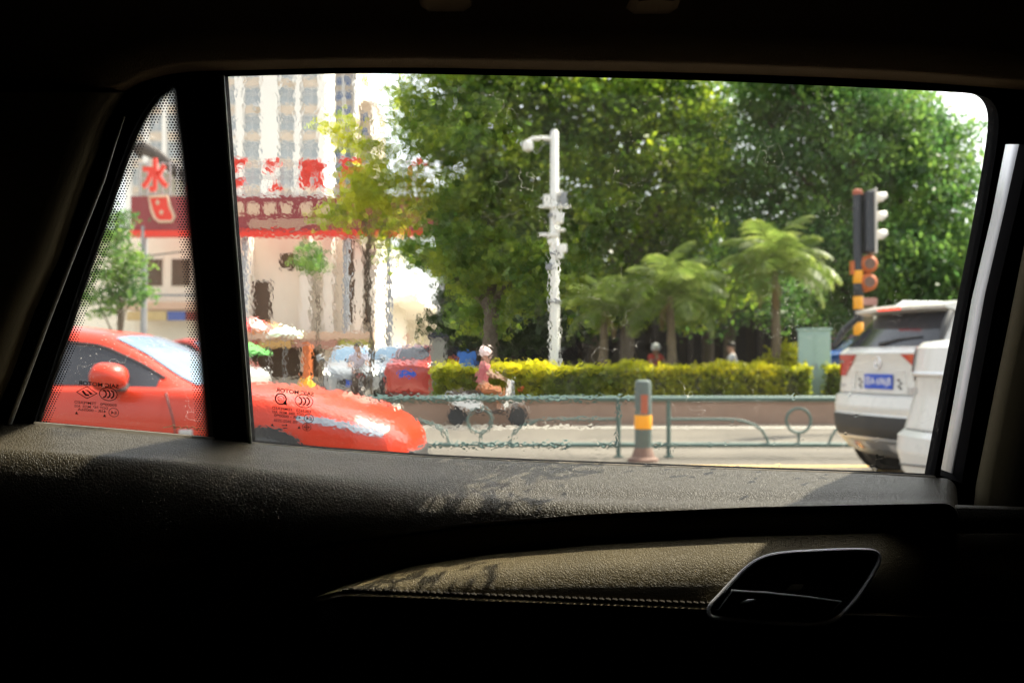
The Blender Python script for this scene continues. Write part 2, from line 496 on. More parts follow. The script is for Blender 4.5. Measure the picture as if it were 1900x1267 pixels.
bmesh.ops.triangle_fill(bm, use_beauty=True, use_dissolve=False, edges=edges)
ret = bmesh.ops.extrude_face_region(bm, geom=bm.faces[:])
for e in ret['geom']:
    if isinstance(e, bmesh.types.BMVert):
        e.co += NRM * 0.022
bmesh.ops.recalc_face_normals(bm, faces=bm.faces)
me = bpy.data.meshes.new('window_frame')
bm.to_mesh(me); bm.free()
me.materials.append(MT['rubber'])
mkobj('window_frame', me, cabin)

# clear dusty pane
def plain_pane():
    m, t, out = nodes('clean_glass_face')
    tr = N(t, 'ShaderNodeBsdfTransparent')
    L(t, tr.outputs[0], out.inputs[0])
    return m
MT['pane_plain'] = plain_pane()
def pane_mat(name, dust, tint):
    m, t, out = nodes(name)
    tr = N(t, 'ShaderNodeBsdfTransparent'); tr.inputs[0].default_value = tint + (1,)
    gs = N(t, 'ShaderNodeBsdfGlossy', Roughness=0.0); gs.inputs[0].default_value = (1, 1, 1, 1)
    fr = N(t, 'ShaderNodeFresnel', IOR=1.35)
    m1 = N(t, 'ShaderNodeMixShader')
    L(t, fr.outputs[0], m1.inputs[0]); L(t, tr.outputs[0], m1.inputs[1]); L(t, gs.outputs[0], m1.inputs[2])
    tl = N(t, 'ShaderNodeBsdfTranslucent'); tl.inputs[0].default_value = (0.75, 0.72, 0.66, 1)
    tc = N(t, 'ShaderNodeTexCoord')
    v = N(t, 'ShaderNodeTexVoronoi', Scale=210.0); L(t, tc.outputs['Object'], v.inputs['Vector'])
    n = N(t, 'ShaderNodeTexNoise', Scale=14.0, Detail=5.0); L(t, tc.outputs['Object'], n.inputs['Vector'])
    n3 = N(t, 'ShaderNodeTexNoise', Scale=900.0, Detail=2.0); L(t, tc.outputs['Object'], n3.inputs['Vector'])
    rad = math_(t, 'MULTIPLY', math_(t, 'MAXIMUM', math_(t, 'SUBTRACT', n.outputs[0], 0.42), 0.0), 0.58)
    spk = math_(t, 'LESS_THAN', v.outputs[0], rad)
    fine = sstep(t, n3.outputs[0], 0.62, 0.75)
    # hairline scratches: thin bands of a stretched noise
    mp = N(t, 'ShaderNodeMapping'); mp.inputs['Scale'].default_value = (14, 1, 14); mp.inputs['Rotation'].default_value = (0, 0.62, 0)
    L(t, tc.outputs['Object'], mp.inputs['Vector'])
    n4 = N(t, 'ShaderNodeTexNoise', Scale=2.0, Detail=2.0); L(t, mp.outputs[0], n4.inputs['Vector'])
    scr = math_(t, 'LESS_THAN', math_(t, 'ABSOLUTE', math_(t, 'SUBTRACT', n4.outputs[0], 0.5)), 0.0011)
    scr = math_(t, 'MULTIPLY', scr, sstep(t, n.outputs[0], 0.5, 0.62))
    fac = math_(t, 'ADD', math_(t, 'MULTIPLY', spk, 0.16), math_(t, 'MULTIPLY', fine, 0.05))
    fac = math_(t, 'ADD', math_(t, 'ADD', fac, math_(t, 'MULTIPLY', scr, 0.2)), 0.005)
    fac = math_(t, 'MULTIPLY', fac, dust, clamp=True)
    m2 = N(t, 'ShaderNodeMixShader')
    L(t, fac, m2.inputs[0]); L(t, m1.outputs[0], m2.inputs[1]); L(t, tl.outputs[0], m2.inputs[2])
    L(t, m2.outputs[0], out.inputs[0])
    return m
MT['pane_main'] = pane_mat('dusty_side_glass', 1.0, (0.93, 0.95, 0.93))
MT['pane_qtr'] = pane_mat('dusty_quarter_glass', 1.3, (0.93, 0.95, 0.93))
def glass(name, px, mat, o0=-0.002, th=0.004):
    b = MB().sheet([gl(*p, o0) for p in px], NRM, th)
    o = b.build(name, mat, cabin)
    o.data.materials.append(MT['pane_plain'])
    for f in o.data.polygons:
        if f.center.dot(NRM) > o.data.polygons[0].center.dot(NRM) + 0.5 * th or abs(f.normal.dot(NRM)) < 0.5:
            f.material_index = 1
    return o
wg = glass('window_glass', [(398, 130), (1874, 160), (1752, 905), (452, 835)], MT['pane_main'])
qg = glass('quarter_glass', [(322, 140), (343, 140), (406, 828), (50, 800), (80, 690), (165, 430), (205, 330), (232, 250), (280, 175)], MT['pane_qtr'])

# frit dots of the quarter glass: a halftone band along two of its edges
def seg_dist(P, A, B):
    d = B - A
    t = np.clip(((P - A) @ d) / (d @ d), 0, 1)
    return np.linalg.norm(P - (A + t[:, None] * d), axis=1)
ex = Vector((1, 0, 0)); ez = Vector((0, -TL, 1)).normalized()
def uv(p):
    return np.array([p.x, (p - pl(0, ZB, 0)).dot(ez)])
ql = [uv(gl(*p)) for p in QTR]
pitch = 0.0028
pts = []
for j in range(165):
    for i in range(88):
        pts.append((-0.50 + (i + 0.5 * (j % 2)) * pitch, 0.0 + j * pitch * 0.866))
PT = np.array(pts)
inside = np.zeros(len(PT), bool)
for i in range(len(ql)):
    a, b_ = ql[i], ql[(i + 1) % len(ql)]
    cnd = ((a[1] > PT[:, 1]) != (b_[1] > PT[:, 1]))
    xi = (b_[0] - a[0]) * (PT[:, 1] - a[1]) / (b_[1] - a[1] + 1e-12) + a[0]
    inside ^= cnd & (PT[:, 0] < xi)
D = np.full(len(PT), 9.0)
for i in list(range(1, 8)) + list(range(9, len(ql))):
    D = np.minimum(D, seg_dist(PT, ql[i], ql[(i + 1) % len(ql)]))
b = MB()
for (x, y), d, k in zip(pts, D, inside):
    if d < 0.0165 and (k or d < 0.002):
        r = pitch * (0.70 - 0.50 * max(d, 0) / 0.0165)
        c = pl(0, ZB, -0.0026) + ex * x + ez * y
        o = len(b.v)
        b.v += [tuple(c + ex * r * cos(a * pi / 4) + ez * r * sin(a * pi / 4)) for a in range(8)]
        b.f.append(tuple(range(o, o + 8)))
b.build('frit_dots', MT['frit'], qg, kind='stuff')

# trims round the glass
b = MB(); b.tube([gl(*p, -0.016) for p in [(412, 140), (431, 400), (451, 650), (464, 822)]], 0.0022, 6)  # grey strip added as the highlight on the division bar's edge
b.build('division_highlight', M('dull_highlight_strip', (0.09, 0.09, 0.07), 0.45), cabin, smooth=True)
b = MB(); b.tube([gl(*p, -0.02) for p in [(231, 217), (214, 265), (192, 334), (135, 478), (90, 594), (45, 714), (14, 797)]], [0.0006, 0.0012, 0.0016, 0.0018, 0.002, 0.0022, 0.0022], 8)
b.build('bright_trim_line', M('pale_trim_lip', (0.5, 0.5, 0.48), 0.4), cabin, smooth=True)
MT['belt'] = M('taupe_belt_seal', (0.22, 0.19, 0.15), 0.7)
b = MB(); b.tube([gl(*p, -0.013) for p in [(64, 787), (230, 801), (398, 816)]], 0.0028, 6)
b.build('belt_seal', MT['belt'], cabin, smooth=True)
b = MB(); b.tube([gl(*p, -0.013) for p in [(462, 823), (600, 836), (800, 850), (1000, 859), (1300, 870), (1600, 880), (1735, 886)]], 0.0022, 6)
b.build('belt_seal', MT['belt'], cabin, smooth=True)
# white painted jamb seen beyond the seal
rows = []
for (rx, ry), (lx, ly) in (((1896, 262), (1868, 262)), ((1866, 400), (1836, 400)), ((1829, 556), (1797, 556)), ((1797, 730), (1766, 730)), ((1762, 900), (1734, 900))):
    rows.append([gl(rx, ry, 0.0105), gl((rx + lx) / 2, ry, 0.06), gl(lx, ly, 0.13), gl(lx - 3, ly, 0.255)])
b = MB(); b.grid(rows)
b.build('white_door_jamb', MT['white_strip'], cabin, smooth=True, solid=0.002)

# unseen panel added to block the sun and shadow the sill's right end
b = MB()
pe = [(1960, -330), (1930, -150), (1902, 0), (1880, 150), (1864, 262), (1832, 400), (1793, 556), (1762, 730), (1730, 900), (1700, 1040)]
rows = [[gl(x_ + 2, y_, 0.257) for x_, y_ in pe], [gl(x_ + 30, y_, 0.27) for x_, y_ in pe], [gl(x_ + 500, y_, 0.22) for x_, y_ in pe], [gl(x_ + 900, y_, 0.0115) for x_, y_ in pe]]
b.grid(rows)
b.build('sun_blocker', MT['white_paint'], cabin, smooth=True)

# roof lining with its rolled lip
LIP = [(-400, 176), (0, 178), (130, 178), (200, 176), (232, 166), (262, 150), (300, 138), (340, 131), (400, 128), (700, 122), (1000, 126), (1300, 132), (1600, 143), (1750, 152), (1900, 164), (2300, 195)]
lipc = catmull(LIP, 4)
rows = []
for dpy, off in ((4, -0.014), (0, -0.022), (-5, -0.029), (-10, -0.038), (-16, -0.05)):
    rows.append([gl(x, y + dpy, off) for x, y in lipc])
z2 = rows[-1]
rows.append([Vector((p.x, p.y - 0.016, p.z + 0.02)) for p in z2])
rows.append([Vector((p.x * 1.05, p.y - 0.05, 1.50)) for p in z2])
rows.append([Vector((p.x * 1.3, 0.62, 1.555)) for p in z2])
rows.append([Vector((p.x * 2.0, 0.0, 1.57)) for p in z2])
rows.append([Vector((p.x * 2.0, -1.0, 1.55)) for p in z2])
b = MB(); b.grid(rows)
b.build('roof_lining', MT['liner'], cabin, smooth=True, ang=80)
# rear pillar trim
edge = [(228, 172), (210, 200), (192, 235), (174, 292), (144, 370), (108, 475), (60, 579), (18, 696), (-10, 760), (-30, 830)]
rows = [[gl(x + 4, y, -0.013) for x, y in edge], [gl(x, y, -0.022) for x, y in edge], [gl(x - 9, y, -0.030) for x, y in edge],
        [gl(x - 22, y, -0.045) for x, y in edge], [gl(x - 60, y, -0.055) for x, y in edge], [gl(x - 420, y, -0.07) for x, y in edge]]
b = MB(); b.grid(rows)
b.build('rear_pillar_trim', MT['pillar_trim'], cabin, smooth=True, ang=80)
# centre pillar trim
edge = [(1935, 240), (1915, 380), (1897, 480), (1873, 600), (1850, 710), (1828, 820), (1812, 900), (1804, 980), (1800, 1300)]
rows = [[gl(x - 2, y, -0.013) for x, y in edge], [gl(x, y, -0.05) for x, y in edge], [gl(x + 8, y, -0.065) for x, y in edge], [gl(x + 26, y, -0.085) for x, y in edge],
        [gl(x + 90, y, -0.10) for x, y in edge], [gl(x + 500, y, -0.12) for x, y in edge]]
b = MB(); b.grid(rows)
b.build('centre_pillar_trim', MT['pillar_trim'], cabin, smooth=True, ang=80)
# the rest of the cabin, unlit
b = MB()
b.box((0, -0.95, 0.9), (3.6, 0.04, 1.5)); b.box((-1.6, 0.2, 0.9), (0.04, 2.6, 1.6)); b.box((1.6, 0.2, 0.9), (0.04, 2.6, 1.6))
b.box((0, 0.2, 0.2), (3.6, 2.6, 0.04)); b.box((0, -0.15, 1.63), (3.6, 2.2, 0.03))
b.build('cabin_shell', MT['dark_trim'], cabin)

# grab handle over the window, its two mounts
gh = MB()
g1, g2 = at(825, -8, 0.80), at(1215, -4, 0.80)
for g in (g1, g2):
    rows = []
    for dy, hw in ((0.012, 0.023), (0.0, 0.024), (-0.006, 0.022), (-0.010, 0.015)):
        rows.append([Vector((g.x + hw * cx, g.y + cyy, g.z + dy + 0.004)) for cx, cyy in ((-1, 0.03), (-0.9, -0.008), (0, -0.012), (0.9, -0.008), (1, 0.03), (0, 0.04))])
    gh.loft(rows)
gh.tube([g1 + Vector((0, -0.005, 0.015)), g1 + Vector((0.02, -0.03, 0.02)), (g1 + g2) / 2 + Vector((0, -0.045, 0.028)), g2 + Vector((-0.02, -0.03, 0.02)), g2 + Vector((0, -0.005, 0.015))], 0.008, 8)
gh.build('grab_handle', MT['liner'], cabin, smooth=True)

# door trim
G_ = [(-250, 765), (15, 782), (60, 786), (400, 815), (463, 821), (600, 834), (800, 848), (1000, 857), (1300, 868), (1600, 878), (1740, 886), (1800, 890), (2300, 915)]
T_ = [(-250, 845), (0, 850), (300, 866), (600, 893), (850, 912), (1100, 924), (1400, 930), (1770, 924), (2300, 940)]
E_ = [(-250, 1100), (0, 1078), (300, 1046), (600, 1002), (850, 968), (1100, 949), (1400, 936), (1770, 929), (2300, 945)]
P_ = [(-250, 1270), (200, 1190), (450, 1140), (590, 1104), (650, 1083), (760, 1052), (900, 1030), (1100, 1012), (1360, 997), (1700, 988), (2300, 985)]
S_ = [(-250, 1278), (200, 1196), (450, 1145), (590, 1107), (640, 1094), (760, 1098), (900, 1104), (1350, 1121), (1800, 1138), (2300, 1160)]
W_ = [(-250, 1290), (200, 1208), (450, 1156), (590, 1117), (640, 1106), (760, 1110), (900, 1116), (1350, 1133), (1800, 1150), (2300, 1172)]
xs = list(range(-250, 2310, 20))
sill, band, arm, low = [], [], [], []
for x in xs:
    g, t_, e, p, s_, l_ = (lerp(k, x) for k in (G_, T_, E_, P_, S_, W_))
    r0 = gl(x, g, -0.0135)
    Y0 = r0.y
    ctrl = [r0 + Vector((0, 0.004, -0.004)), r0, at(x, g + 0.30 * (t_ - g), Y0 - 0.36 * (Y0 - 0.92)), at(x, g + 0.64 * (t_ - g), Y0 - 0.74 * (Y0 - 0.92)), at(x, t_ - 0.04 * (e - t_), 0.923),
            at(x, t_ + 0.20 * (e - t_) + 3, 0.911), at(x, t_ + 0.55 * (e - t_) + 5, 0.9035), at(x, e + 4, 0.900)]
    sill.append([Vector(q) for q in catmull(ctrl, 4)] + [at(x, e + 7, 0.906), at(x, e + 8, 0.918)])
    band.append([at(x, e + 7, 0.925), at(x, e + 9, 0.914), at(x, e + 13, 0.908), at(x, e + 0.5 * (p - e) + 5, 0.906), at(x, p + 1, 0.905), at(x, p + 2, 0.912)])
    k = s_ - p
    rc_ = 0.03 * min(max((628 - x) / 60.0, 0.0), 1.0) + 0.022 * min(max((x - 1630) / 110.0, 0.0), 1.0)
    ctrl = [at(x, p - 1, 0.907 + rc_), at(x, p - 0.5, 0.896 + rc_), at(x, p + 0.05 * k + 0.5, 0.891 + rc_), at(x, p + 0.36 * k, 0.868 + 1.5 * rc_), at(x, p + 0.7 * k, 0.857 + 1.8 * rc_), at(x, s_, 0.853 + 2 * rc_)]
    arm.append([Vector(q) for q in catmull(ctrl, 4)] + [at(x, s_ + 2, 0.8535 + 2 * rc_), at(x, s_ + 5, 0.853 + 2 * rc_), at(x, l_ - 2, 0.849 + 2 * rc_), at(x, l_, 0.851 + 2 * rc_), at(x, l_ + 3, 0.862 + 2 * rc_)])
    low.append([at(x, l_ + 2, 0.868 + 2 * rc_), at(x, l_ + 3, 0.856 + 2 * rc_), at(x, l_ + 8, 0.853 + 2 * rc_), at(x, l_ + 70, 0.852 + 2 * rc_), at(x, l_ + 150, 0.866), at(x, 1700, 0.9)])
def cut(rows, lim, k=0.03):
    out = []
    for x, r in zip(xs, rows):
        if x <= lim: out.append(r)
    b0 = out[-1]
    for a in (15, 30, 45, 60, 75, 90):
        out.append([Vector((p.x + 0.014 * sin(R(a)), p.y, p.z - 0.014 * (1 - cos(R(a))))) for p in b0])
    out.append([Vector((p.x + 0.014, p.y + 0.03, p.z - 0.06)) for p in b0])
    return out
sill = cut(sill, 1755)
dt = MB().grid(sill).build('door_sill', MT['leather'], cabin, smooth=True, ang=70)
MB().grid(band).build('door_band', MT['leather'], cabin, smooth=True, ang=70)
ar = MB().grid(arm).build('armrest_panel', MT['leather_tan'], cabin, smooth=True, ang=70)
MB().grid(low).build('lower_door_trim', MT['dark_trim'], cabin, smooth=True, ang=70)
b = MB()
x = 636
while x < 1330:
    y = lerp(S_, x)
    y2 = lerp(S_, x + 8)
    b.tube([at(x, y - 1, 0.8535), at(x + 2, y - 2, 0.8515), at(x + 7, y2 - 1.6, 0.8515), at(x + 9, y2 - 0.6, 0.8535)], 0.0011, 5)
    x += 12.5
b.build('stitching', MT['thread'], ar, smooth=True)
# inner door handle
hd = [(1316, 1138), (1317, 1124), (1335, 1104), (1365, 1072), (1393, 1047), (1420, 1033), (1455, 1026), (1540, 1021), (1600, 1020), (1624, 1023), (1632, 1035), (1622, 1060), (1598, 1098),
      (1572, 1130), (1550, 1148), (1522, 1156), (1480, 1157), (1400, 1152), (1340, 1147), (1323, 1144)]
hy = lambda y: float(np.interp(y, [1015, 1160], [0.863, 0.842]))
hc = catmull(hd, 4, closed=True)
dh = MB().tube([at(x, y, hy(y)) for x, y in hc], 0.0017, 8, closed=True).build('handle_bezel', MT['chrome'], cabin, smooth=True)
cx_, cy_ = 1475, 1090
rows = [[at(cx_ + (x - cx_) * k_, cy_ + (y - cy_) * k_, hy(cy_ + (y - cy_) * k_) + d_) for x, y in hc] for k_, d_ in ((1.0, 0.001), (0.97, 0.003), (0.6, 0.003), (0.1, 0.003))]
MB().grid(rows, closed=True).build('handle_cup', MT['gloss_black'], dh, smooth=True)
lv = [(1330, 1132), (1357, 1095), (1420, 1099), (1500, 1107), (1562, 1115), (1540, 1140), (1510, 1148), (1400, 1142)]
rows = [[at(x, y, 0.852) for x, y in lv], [at(x, y, 0.842) for x, y in lv], [at(1445 + (x - 1445) * 0.97, 1122 + (y - 1122) * 0.9, 0.8395) for x, y in lv], [at(1445 + (x - 1445) * 0.2, 1122 + (y - 1122) * 0.2, 0.841) for x, y in lv]]
MB().grid(rows, closed=True).build('handle_lever', MT['gloss_black'], dh, bevel=0.0008)
MB().tube([at(1357, 1095, 0.841), at(1420, 1099, 0.8405), at(1500, 1107, 0.8405), at(1562, 1115, 0.841)], [0.0008, 0.0009, 0.0007, 0.0003], 6).build('lever_edge', MT['chrome'], dh, smooth=True)
MB().tube([at(1374, 1118, 0.839), at(1388, 1114, 0.838), at(1402, 1112, 0.839)], [0.0006, 0.0014, 0.0006], 8).build('lock_button', MT['chrome'], dh, smooth=True)

# ------------------------------------------------------------------ etched marks on the glass (they read from outside)
def text_pts(body, bold=0.0):
    cu = bpy.data.curves.new('t', 'FONT')
    cu.body = body
    cu.offset = bold
    o = bpy.data.objects.new('t', cu)
    C.objects.link(o)
    bpy.context.view_layer.update()
    me = o.evaluated_get(bpy.context.evaluated_depsgraph_get()).to_mesh()
    P = np.array([v.co[:2] for v in me.vertices])
    Fs = [tuple(p.vertices) for p in me.polygons]
    bpy.data.objects.remove(o)
    bpy.data.curves.remove(cu)
    lo, hi = P.min(0), P.max(0)
    return (P - lo) / (hi - lo), Fs
def etch(b, body, x0, x1, yl, yr, h, bold=0.01):      # mirrored line between photo columns x0..x1
    P, Fs = text_pts(body, bold)
    vs = []
    for u, v in P:
        px = x1 - u * (x1 - x0)
        py = yl + (yr - yl) * (px - x0) / (x1 - x0) + h * (0.5 - v)
        vs.append(gl(px, py, -0.0027))
    b.add(vs, Fs)
def ring2(b, c, rx, ry, w_, a0=0, a1=2 * pi, n=28, tilt=0.08):
    rows = []
    for k in range(n + 1):
        a = a0 + (a1 - a0) * k / n
        rows.append([gl(c[0] + (rx + s * w_) * cos(a), c[1] + (ry + s * w_) * sin(a) + tilt * (rx + s * w_) * cos(a), -0.0027) for s in (-0.5, 0.5)])
    b.grid(rows)
def poly2(b, pts):
    b.add([gl(x, y, -0.0027) for x, y in pts], [tuple(range(len(pts)))])
def ccc(b, c, k=1.0):
    ring2(b, c, 16.5 * k, 12 * k, 1.4)
    for d in (-6.5, 0.5, 7.5):
        ring2(b, (c[0] + d * k - 2.5, c[1] + d * 0.08), 5 * k, 6.5 * k, 2.6, -pi * 0.55, pi * 0.55, 14)
b = MB()
etch(b, 'SAIC MOTOR', 145, 220, 709.5, 717, 7.5, 0.02)
ccc(b, (201, 731))
for a, c in (((142, 727), (161, 717)), ((161, 717), (180, 730)), ((180, 730), (161, 739)), ((161, 739), (142, 727))):
    n_ = Vector((c[1] - a[1], a[0] - c[0])).normalized() * 0.7
    poly2(b, [(a[0] - n_.x, a[1] - n_.y), (c[0] - n_.x, c[1] - n_.y), (c[0] + n_.x, c[1] + n_.y), (a[0] + n_.x, a[1] + n_.y)])
poly2(b, [(151, 725), (155, 724), (160, 731), (166, 732), (165, 734.5), (158, 734)]); poly2(b, [(156, 723), (163, 723.5), (172, 731), (168, 732.5), (163, 726)])
etch(b, 'E000090   TEMPERED', 138, 216, 745.5, 752, 5.2)
etch(b, 'DOT 747  M22S  AS2', 138, 200, 752.5, 757.5, 4.8)
etch(b, '43R - 00056A', 144, 197, 759, 763.5, 4.8)
ring2(b, (211, 765), 9, 8, 1.0); etch(b, 'E4', 206, 216, 765, 766, 6)
for c in ((142, 766), (194, 771)):
    poly2(b, [(c[0] - 3, c[1] + 2), (c[0], c[1] - 3), (c[0] + 3, c[1] + 2.5)])
b.build('etched_mark', MT['frit'], qg)
b = MB()
etch(b, 'SAIC MOTOR', 512, 582, 723, 731.5, 7.5, 0.02)
ccc(b, (564, 744))
ring2(b, (521, 740), 10, 9.8, 2.6); ring2(b, (521.5, 740), 5.8, 5.2, 1.2)
poly2(b, [(518, 738.2), (527, 739), (527, 740), (518, 739.4)]); poly2(b, [(516, 741.2), (525, 742), (525, 743), (516, 742.4)])
poly2(b, [(524, 749), (531, 740), (532.5, 752)])
etch(b, 'E003653   TEMPERED', 505, 577, 756.5, 763.5, 5.2)
etch(b, 'DOT 1066  M22S  AS2', 505, 563, 763.5, 769, 4.8)
etch(b, '43R - 000090', 509, 558, 770, 775, 5)
etch(b, 'TIS 2602-2556', 508, 553, 779, 783.5, 5)
ring2(b, (573, 776), 8.5, 8, 1.0); etch(b, 'E4', 568, 578, 776, 777, 6)
ring2(b, (569, 792), 8, 7, 1.0); ring2(b, (569, 792), 4, 3.6, 1.0)
poly2(b, [(568.4, 786), (569.6, 786), (569.6, 798), (568.4, 798)]); poly2(b, [(563, 791.4), (575, 792), (575, 793.2), (563, 792.6)])
for c in ((505, 788), (555, 793)):
    poly2(b, [(c[0] - 3, c[1] + 2), (c[0], c[1] - 3), (c[0] + 3, c[1] + 2.5)])
poly2(b, [(523, 788), (529, 788.5), (529, 790), (523, 789.5)]); poly2(b, [(525, 793), (533, 793.6), (533, 795), (525, 794.4)]); poly2(b, [(530, 787), (532.5, 787), (532.5, 790.5), (530, 790.5)])
b.build('etched_mark', MT['frit'], wg)
b = MB()
sp = [(303, 793), (310, 792), (317, 790.5), (322, 788), (324, 791), (321, 794), (327, 793), (333, 791), (336, 795), (342, 792), (347, 791), (349, 796), (356, 792), (361, 793), (363, 797), (370, 795), (377, 796)]
b.tube([gl(x, y, -0.0032) for x, y in catmull(sp, 4)], 0.0004, 5)
b.build('scribbled_mark', M('tan_ink', (0.3, 0.2, 0.1), 0.6), qg)

# ------------------------------------------------------------------ rain water on the outer face of the side glass
def water_mat():
    m, t, out = nodes('rain_water')
    rf = N(t, 'ShaderNodeBsdfRefraction', Roughness=0.0, IOR=1.33)
    L(t, rf.outputs[0], out.inputs[0])
    return m
MT['water'] = water_mat()
def ss(x, a, b):
    q = np.clip((x - a) / (b - a), 0, 1)
    return q * q * (3 - 2 * q)
def build_water():
    res = 0.0006
    u = np.arange(-0.286, 0.462, res)
    v = np.arange(-0.02, 0.42, res)
    U, V = np.meshgrid(u, v, indexing='ij')
    fu, fv = np.meshgrid(np.fft.fftfreq(len(u), res), np.fft.fftfreq(len(v), res), indexing='ij')
    def field(su, sv):                      # smooth random field, unit variance, correlation lengths in metres
        q = np.fft.fft2(rng.standard_normal(U.shape)) * np.exp(-2 * pi * pi * ((fu * su) ** 2 + (fv * sv) ** 2))
        q = np.real(np.fft.ifft2(q))
        return q / q.std()
    wob = field(0.03, 0.03) * 0.025
    X, Zh = U + wob, V + wob * 0.8
    a = ss(X, 0.03, -0.12)
    b1 = ss(X, 0.19, 0.03) * ss(Zh, 0.30, 0.25)
    c = ss(X, 0.44, 0.10) * ss(Zh, 0.12, 0.045)
    wet = np.maximum(np.maximum(a, b1), c * 0.22)
    wet = np.maximum(wet, 0.004)
    nz = field(0.0035, 0.0055) * 0.75 + field(0.0016, 0.0020) * 0.5 + field(0.015, 0.02) * 0.3
    qs = np.linspace(0, 1, 201)
    qv = np.quantile(nz, qs)
    thr = np.interp(1 - wet * WET_COVER, qs, qv)
    dep = nz - thr
    ok = dep > 0
    tk = ss(dep, -0.1, 0.7)
    h = 0.000010 * tk + 0.00009 + tk * (field(0.00082, 0.00100) * AMP1 + field(0.0036, 0.005) * AMP2 - np.abs(field(0.0019, 0.0025)) * AMP3)
    h = np.maximum(h, 0.000003)
    cell = ok[:-1, :-1] & ok[1:, :-1] & ok[:-1, 1:] & ok[1:, 1:]
    idx = -np.ones(U.shape, np.int64)
    need = np.zeros(U.shape, bool)
    need[:-1, :-1] |= cell; need[1:, :-1] |= cell; need[:-1, 1:] |= cell; need[1:, 1:] |= cell
    n = int(need.sum())
    idx[need] = np.arange(n)
    o = np.array(pl(0, ZB, 0.0027)); EX = np.array(ex); EZ = np.array(ez); NN = np.array(NRM)
    base = o + U[need][:, None] * EX + V[need][:, None] * EZ
    front = base + h[need][:, None] * NN
    co = np.vstack([base, front]).astype(np.float32)
    i0, i1, i2, i3 = idx[:-1, :-1][cell], idx[1:, :-1][cell], idx[1:, 1:][cell], idx[:-1, 1:][cell]
    # the flat face on the glass: full 4 x 4 blocks become one quad
    K = 4
    nb = (cell.shape[0] // K, cell.shape[1] // K)
    blk = cell[:nb[0] * K, :nb[1] * K].reshape(nb[0], K, nb[1], K).all(axis=(1, 3))
    fine = cell.copy()
    fine[:nb[0] * K, :nb[1] * K] &= ~np.repeat(np.repeat(blk, K, 0), K, 1)
    bi, bj = np.nonzero(blk)
    bi, bj = bi * K, bj * K
    qb = np.stack([idx[bi, bj], idx[bi + K, bj], idx[bi + K, bj + K], idx[bi, bj + K]], 1)
    qf = np.stack([idx[:-1, :-1][fine], idx[1:, :-1][fine], idx[1:, 1:][fine], idx[:-1, 1:][fine]], 1)
    q1 = np.vstack([qb, qf])                              # seen from inside
    q2 = np.stack([i3, i2, i1, i0], 1) + n
    fc = np.vstack([q1, q2]).astype(np.int32)
    me = mesh_np('rain_water', co, fc, MT['water'])
    me.shade_smooth()
    return mkobj('rain_water', me)
def mesh_np(name, co, fc, mat):
    me = bpy.data.meshes.new(name)
    me.vertices.add(len(co)); me.vertices.foreach_set('co', np.ascontiguousarray(co, np.float32).ravel())
    k = fc.shape[1]
    me.loops.add(fc.size); me.loops.foreach_set('vertex_index', np.ascontiguousarray(fc, np.int32).ravel())
    me.polygons.add(len(fc)); me.polygons.foreach_set('loop_start', np.arange(0, fc.size, k, dtype=np.int32))
    me.update(calc_edges=True)
    me.materials.append(mat)
    return me
WET_COVER, AMP1, AMP2, AMP3 = 0.94, 0.0000050, 0.0000028, 0.0000032
rw = build_water()
tag(rw, 'film of rain water rippling over the outside of the side window', 'water', kind='stuff')
# ------------------------------------------------------------------ foliage tools
def leaf_cloud(name, centers, sizes, normals_up, mat, parent, ll, lw, kind=None):
    n = len(centers)
    az = rng.uniform(0, 2 * pi, n); el = rng.normal(normals_up, 0.55, n)
    d = np.stack([np.cos(az) * np.cos(el), np.sin(az) * np.cos(el), np.sin(el)], 1)
    r = rng.standard_normal((n, 3))
    s = np.cross(d, r); s /= np.linalg.norm(s, axis=1)[:, None] + 1e-9
    k = rng.uniform(0.7, 1.3, n) * sizes
    A = d * (ll * k)[:, None]; B = s * (lw * k)[:, None]
    up = np.cross(d, s) * (0.12 * ll * k)[:, None]
    co = np.stack([centers - A * 0.5, centers - B * 0.5 + up * 0.5, centers + A * 0.5, centers + B * 0.5 + up * 0.5], 1).reshape(-1, 3)
    fc = np.arange(n * 4).reshape(-1, 4)
    me = mesh_np(name, co, fc, mat)
    return mkobj(name, me, parent, kind=kind)
def lobes_leaves(lobes, per_m2, clump=0.22, leaves_per=26, flat_=0.8):
    out = []
    for c, r in lobes:
        area = 4 * pi * r * r
        nc = max(4, int(area * per_m2))
        d = rng.standard_normal((nc, 3)); d /= np.linalg.norm(d, axis=1)[:, None]
        rad = r * (1 - 0.55 * rng.random(nc) ** 2.2) * (1 + 0.14 * rng.standard_normal(nc))
        cc = np.array(c) + d * rad[:, None] * np.array([1, 1, flat_])
        k = rng.poisson(leaves_per, nc)
        L_ = np.repeat(cc, k, 0) + rng.standard_normal((k.sum(), 3)) * np.array([clump, clump, clump * 0.55])
        out.append(L_)
    return np.vstack(out)
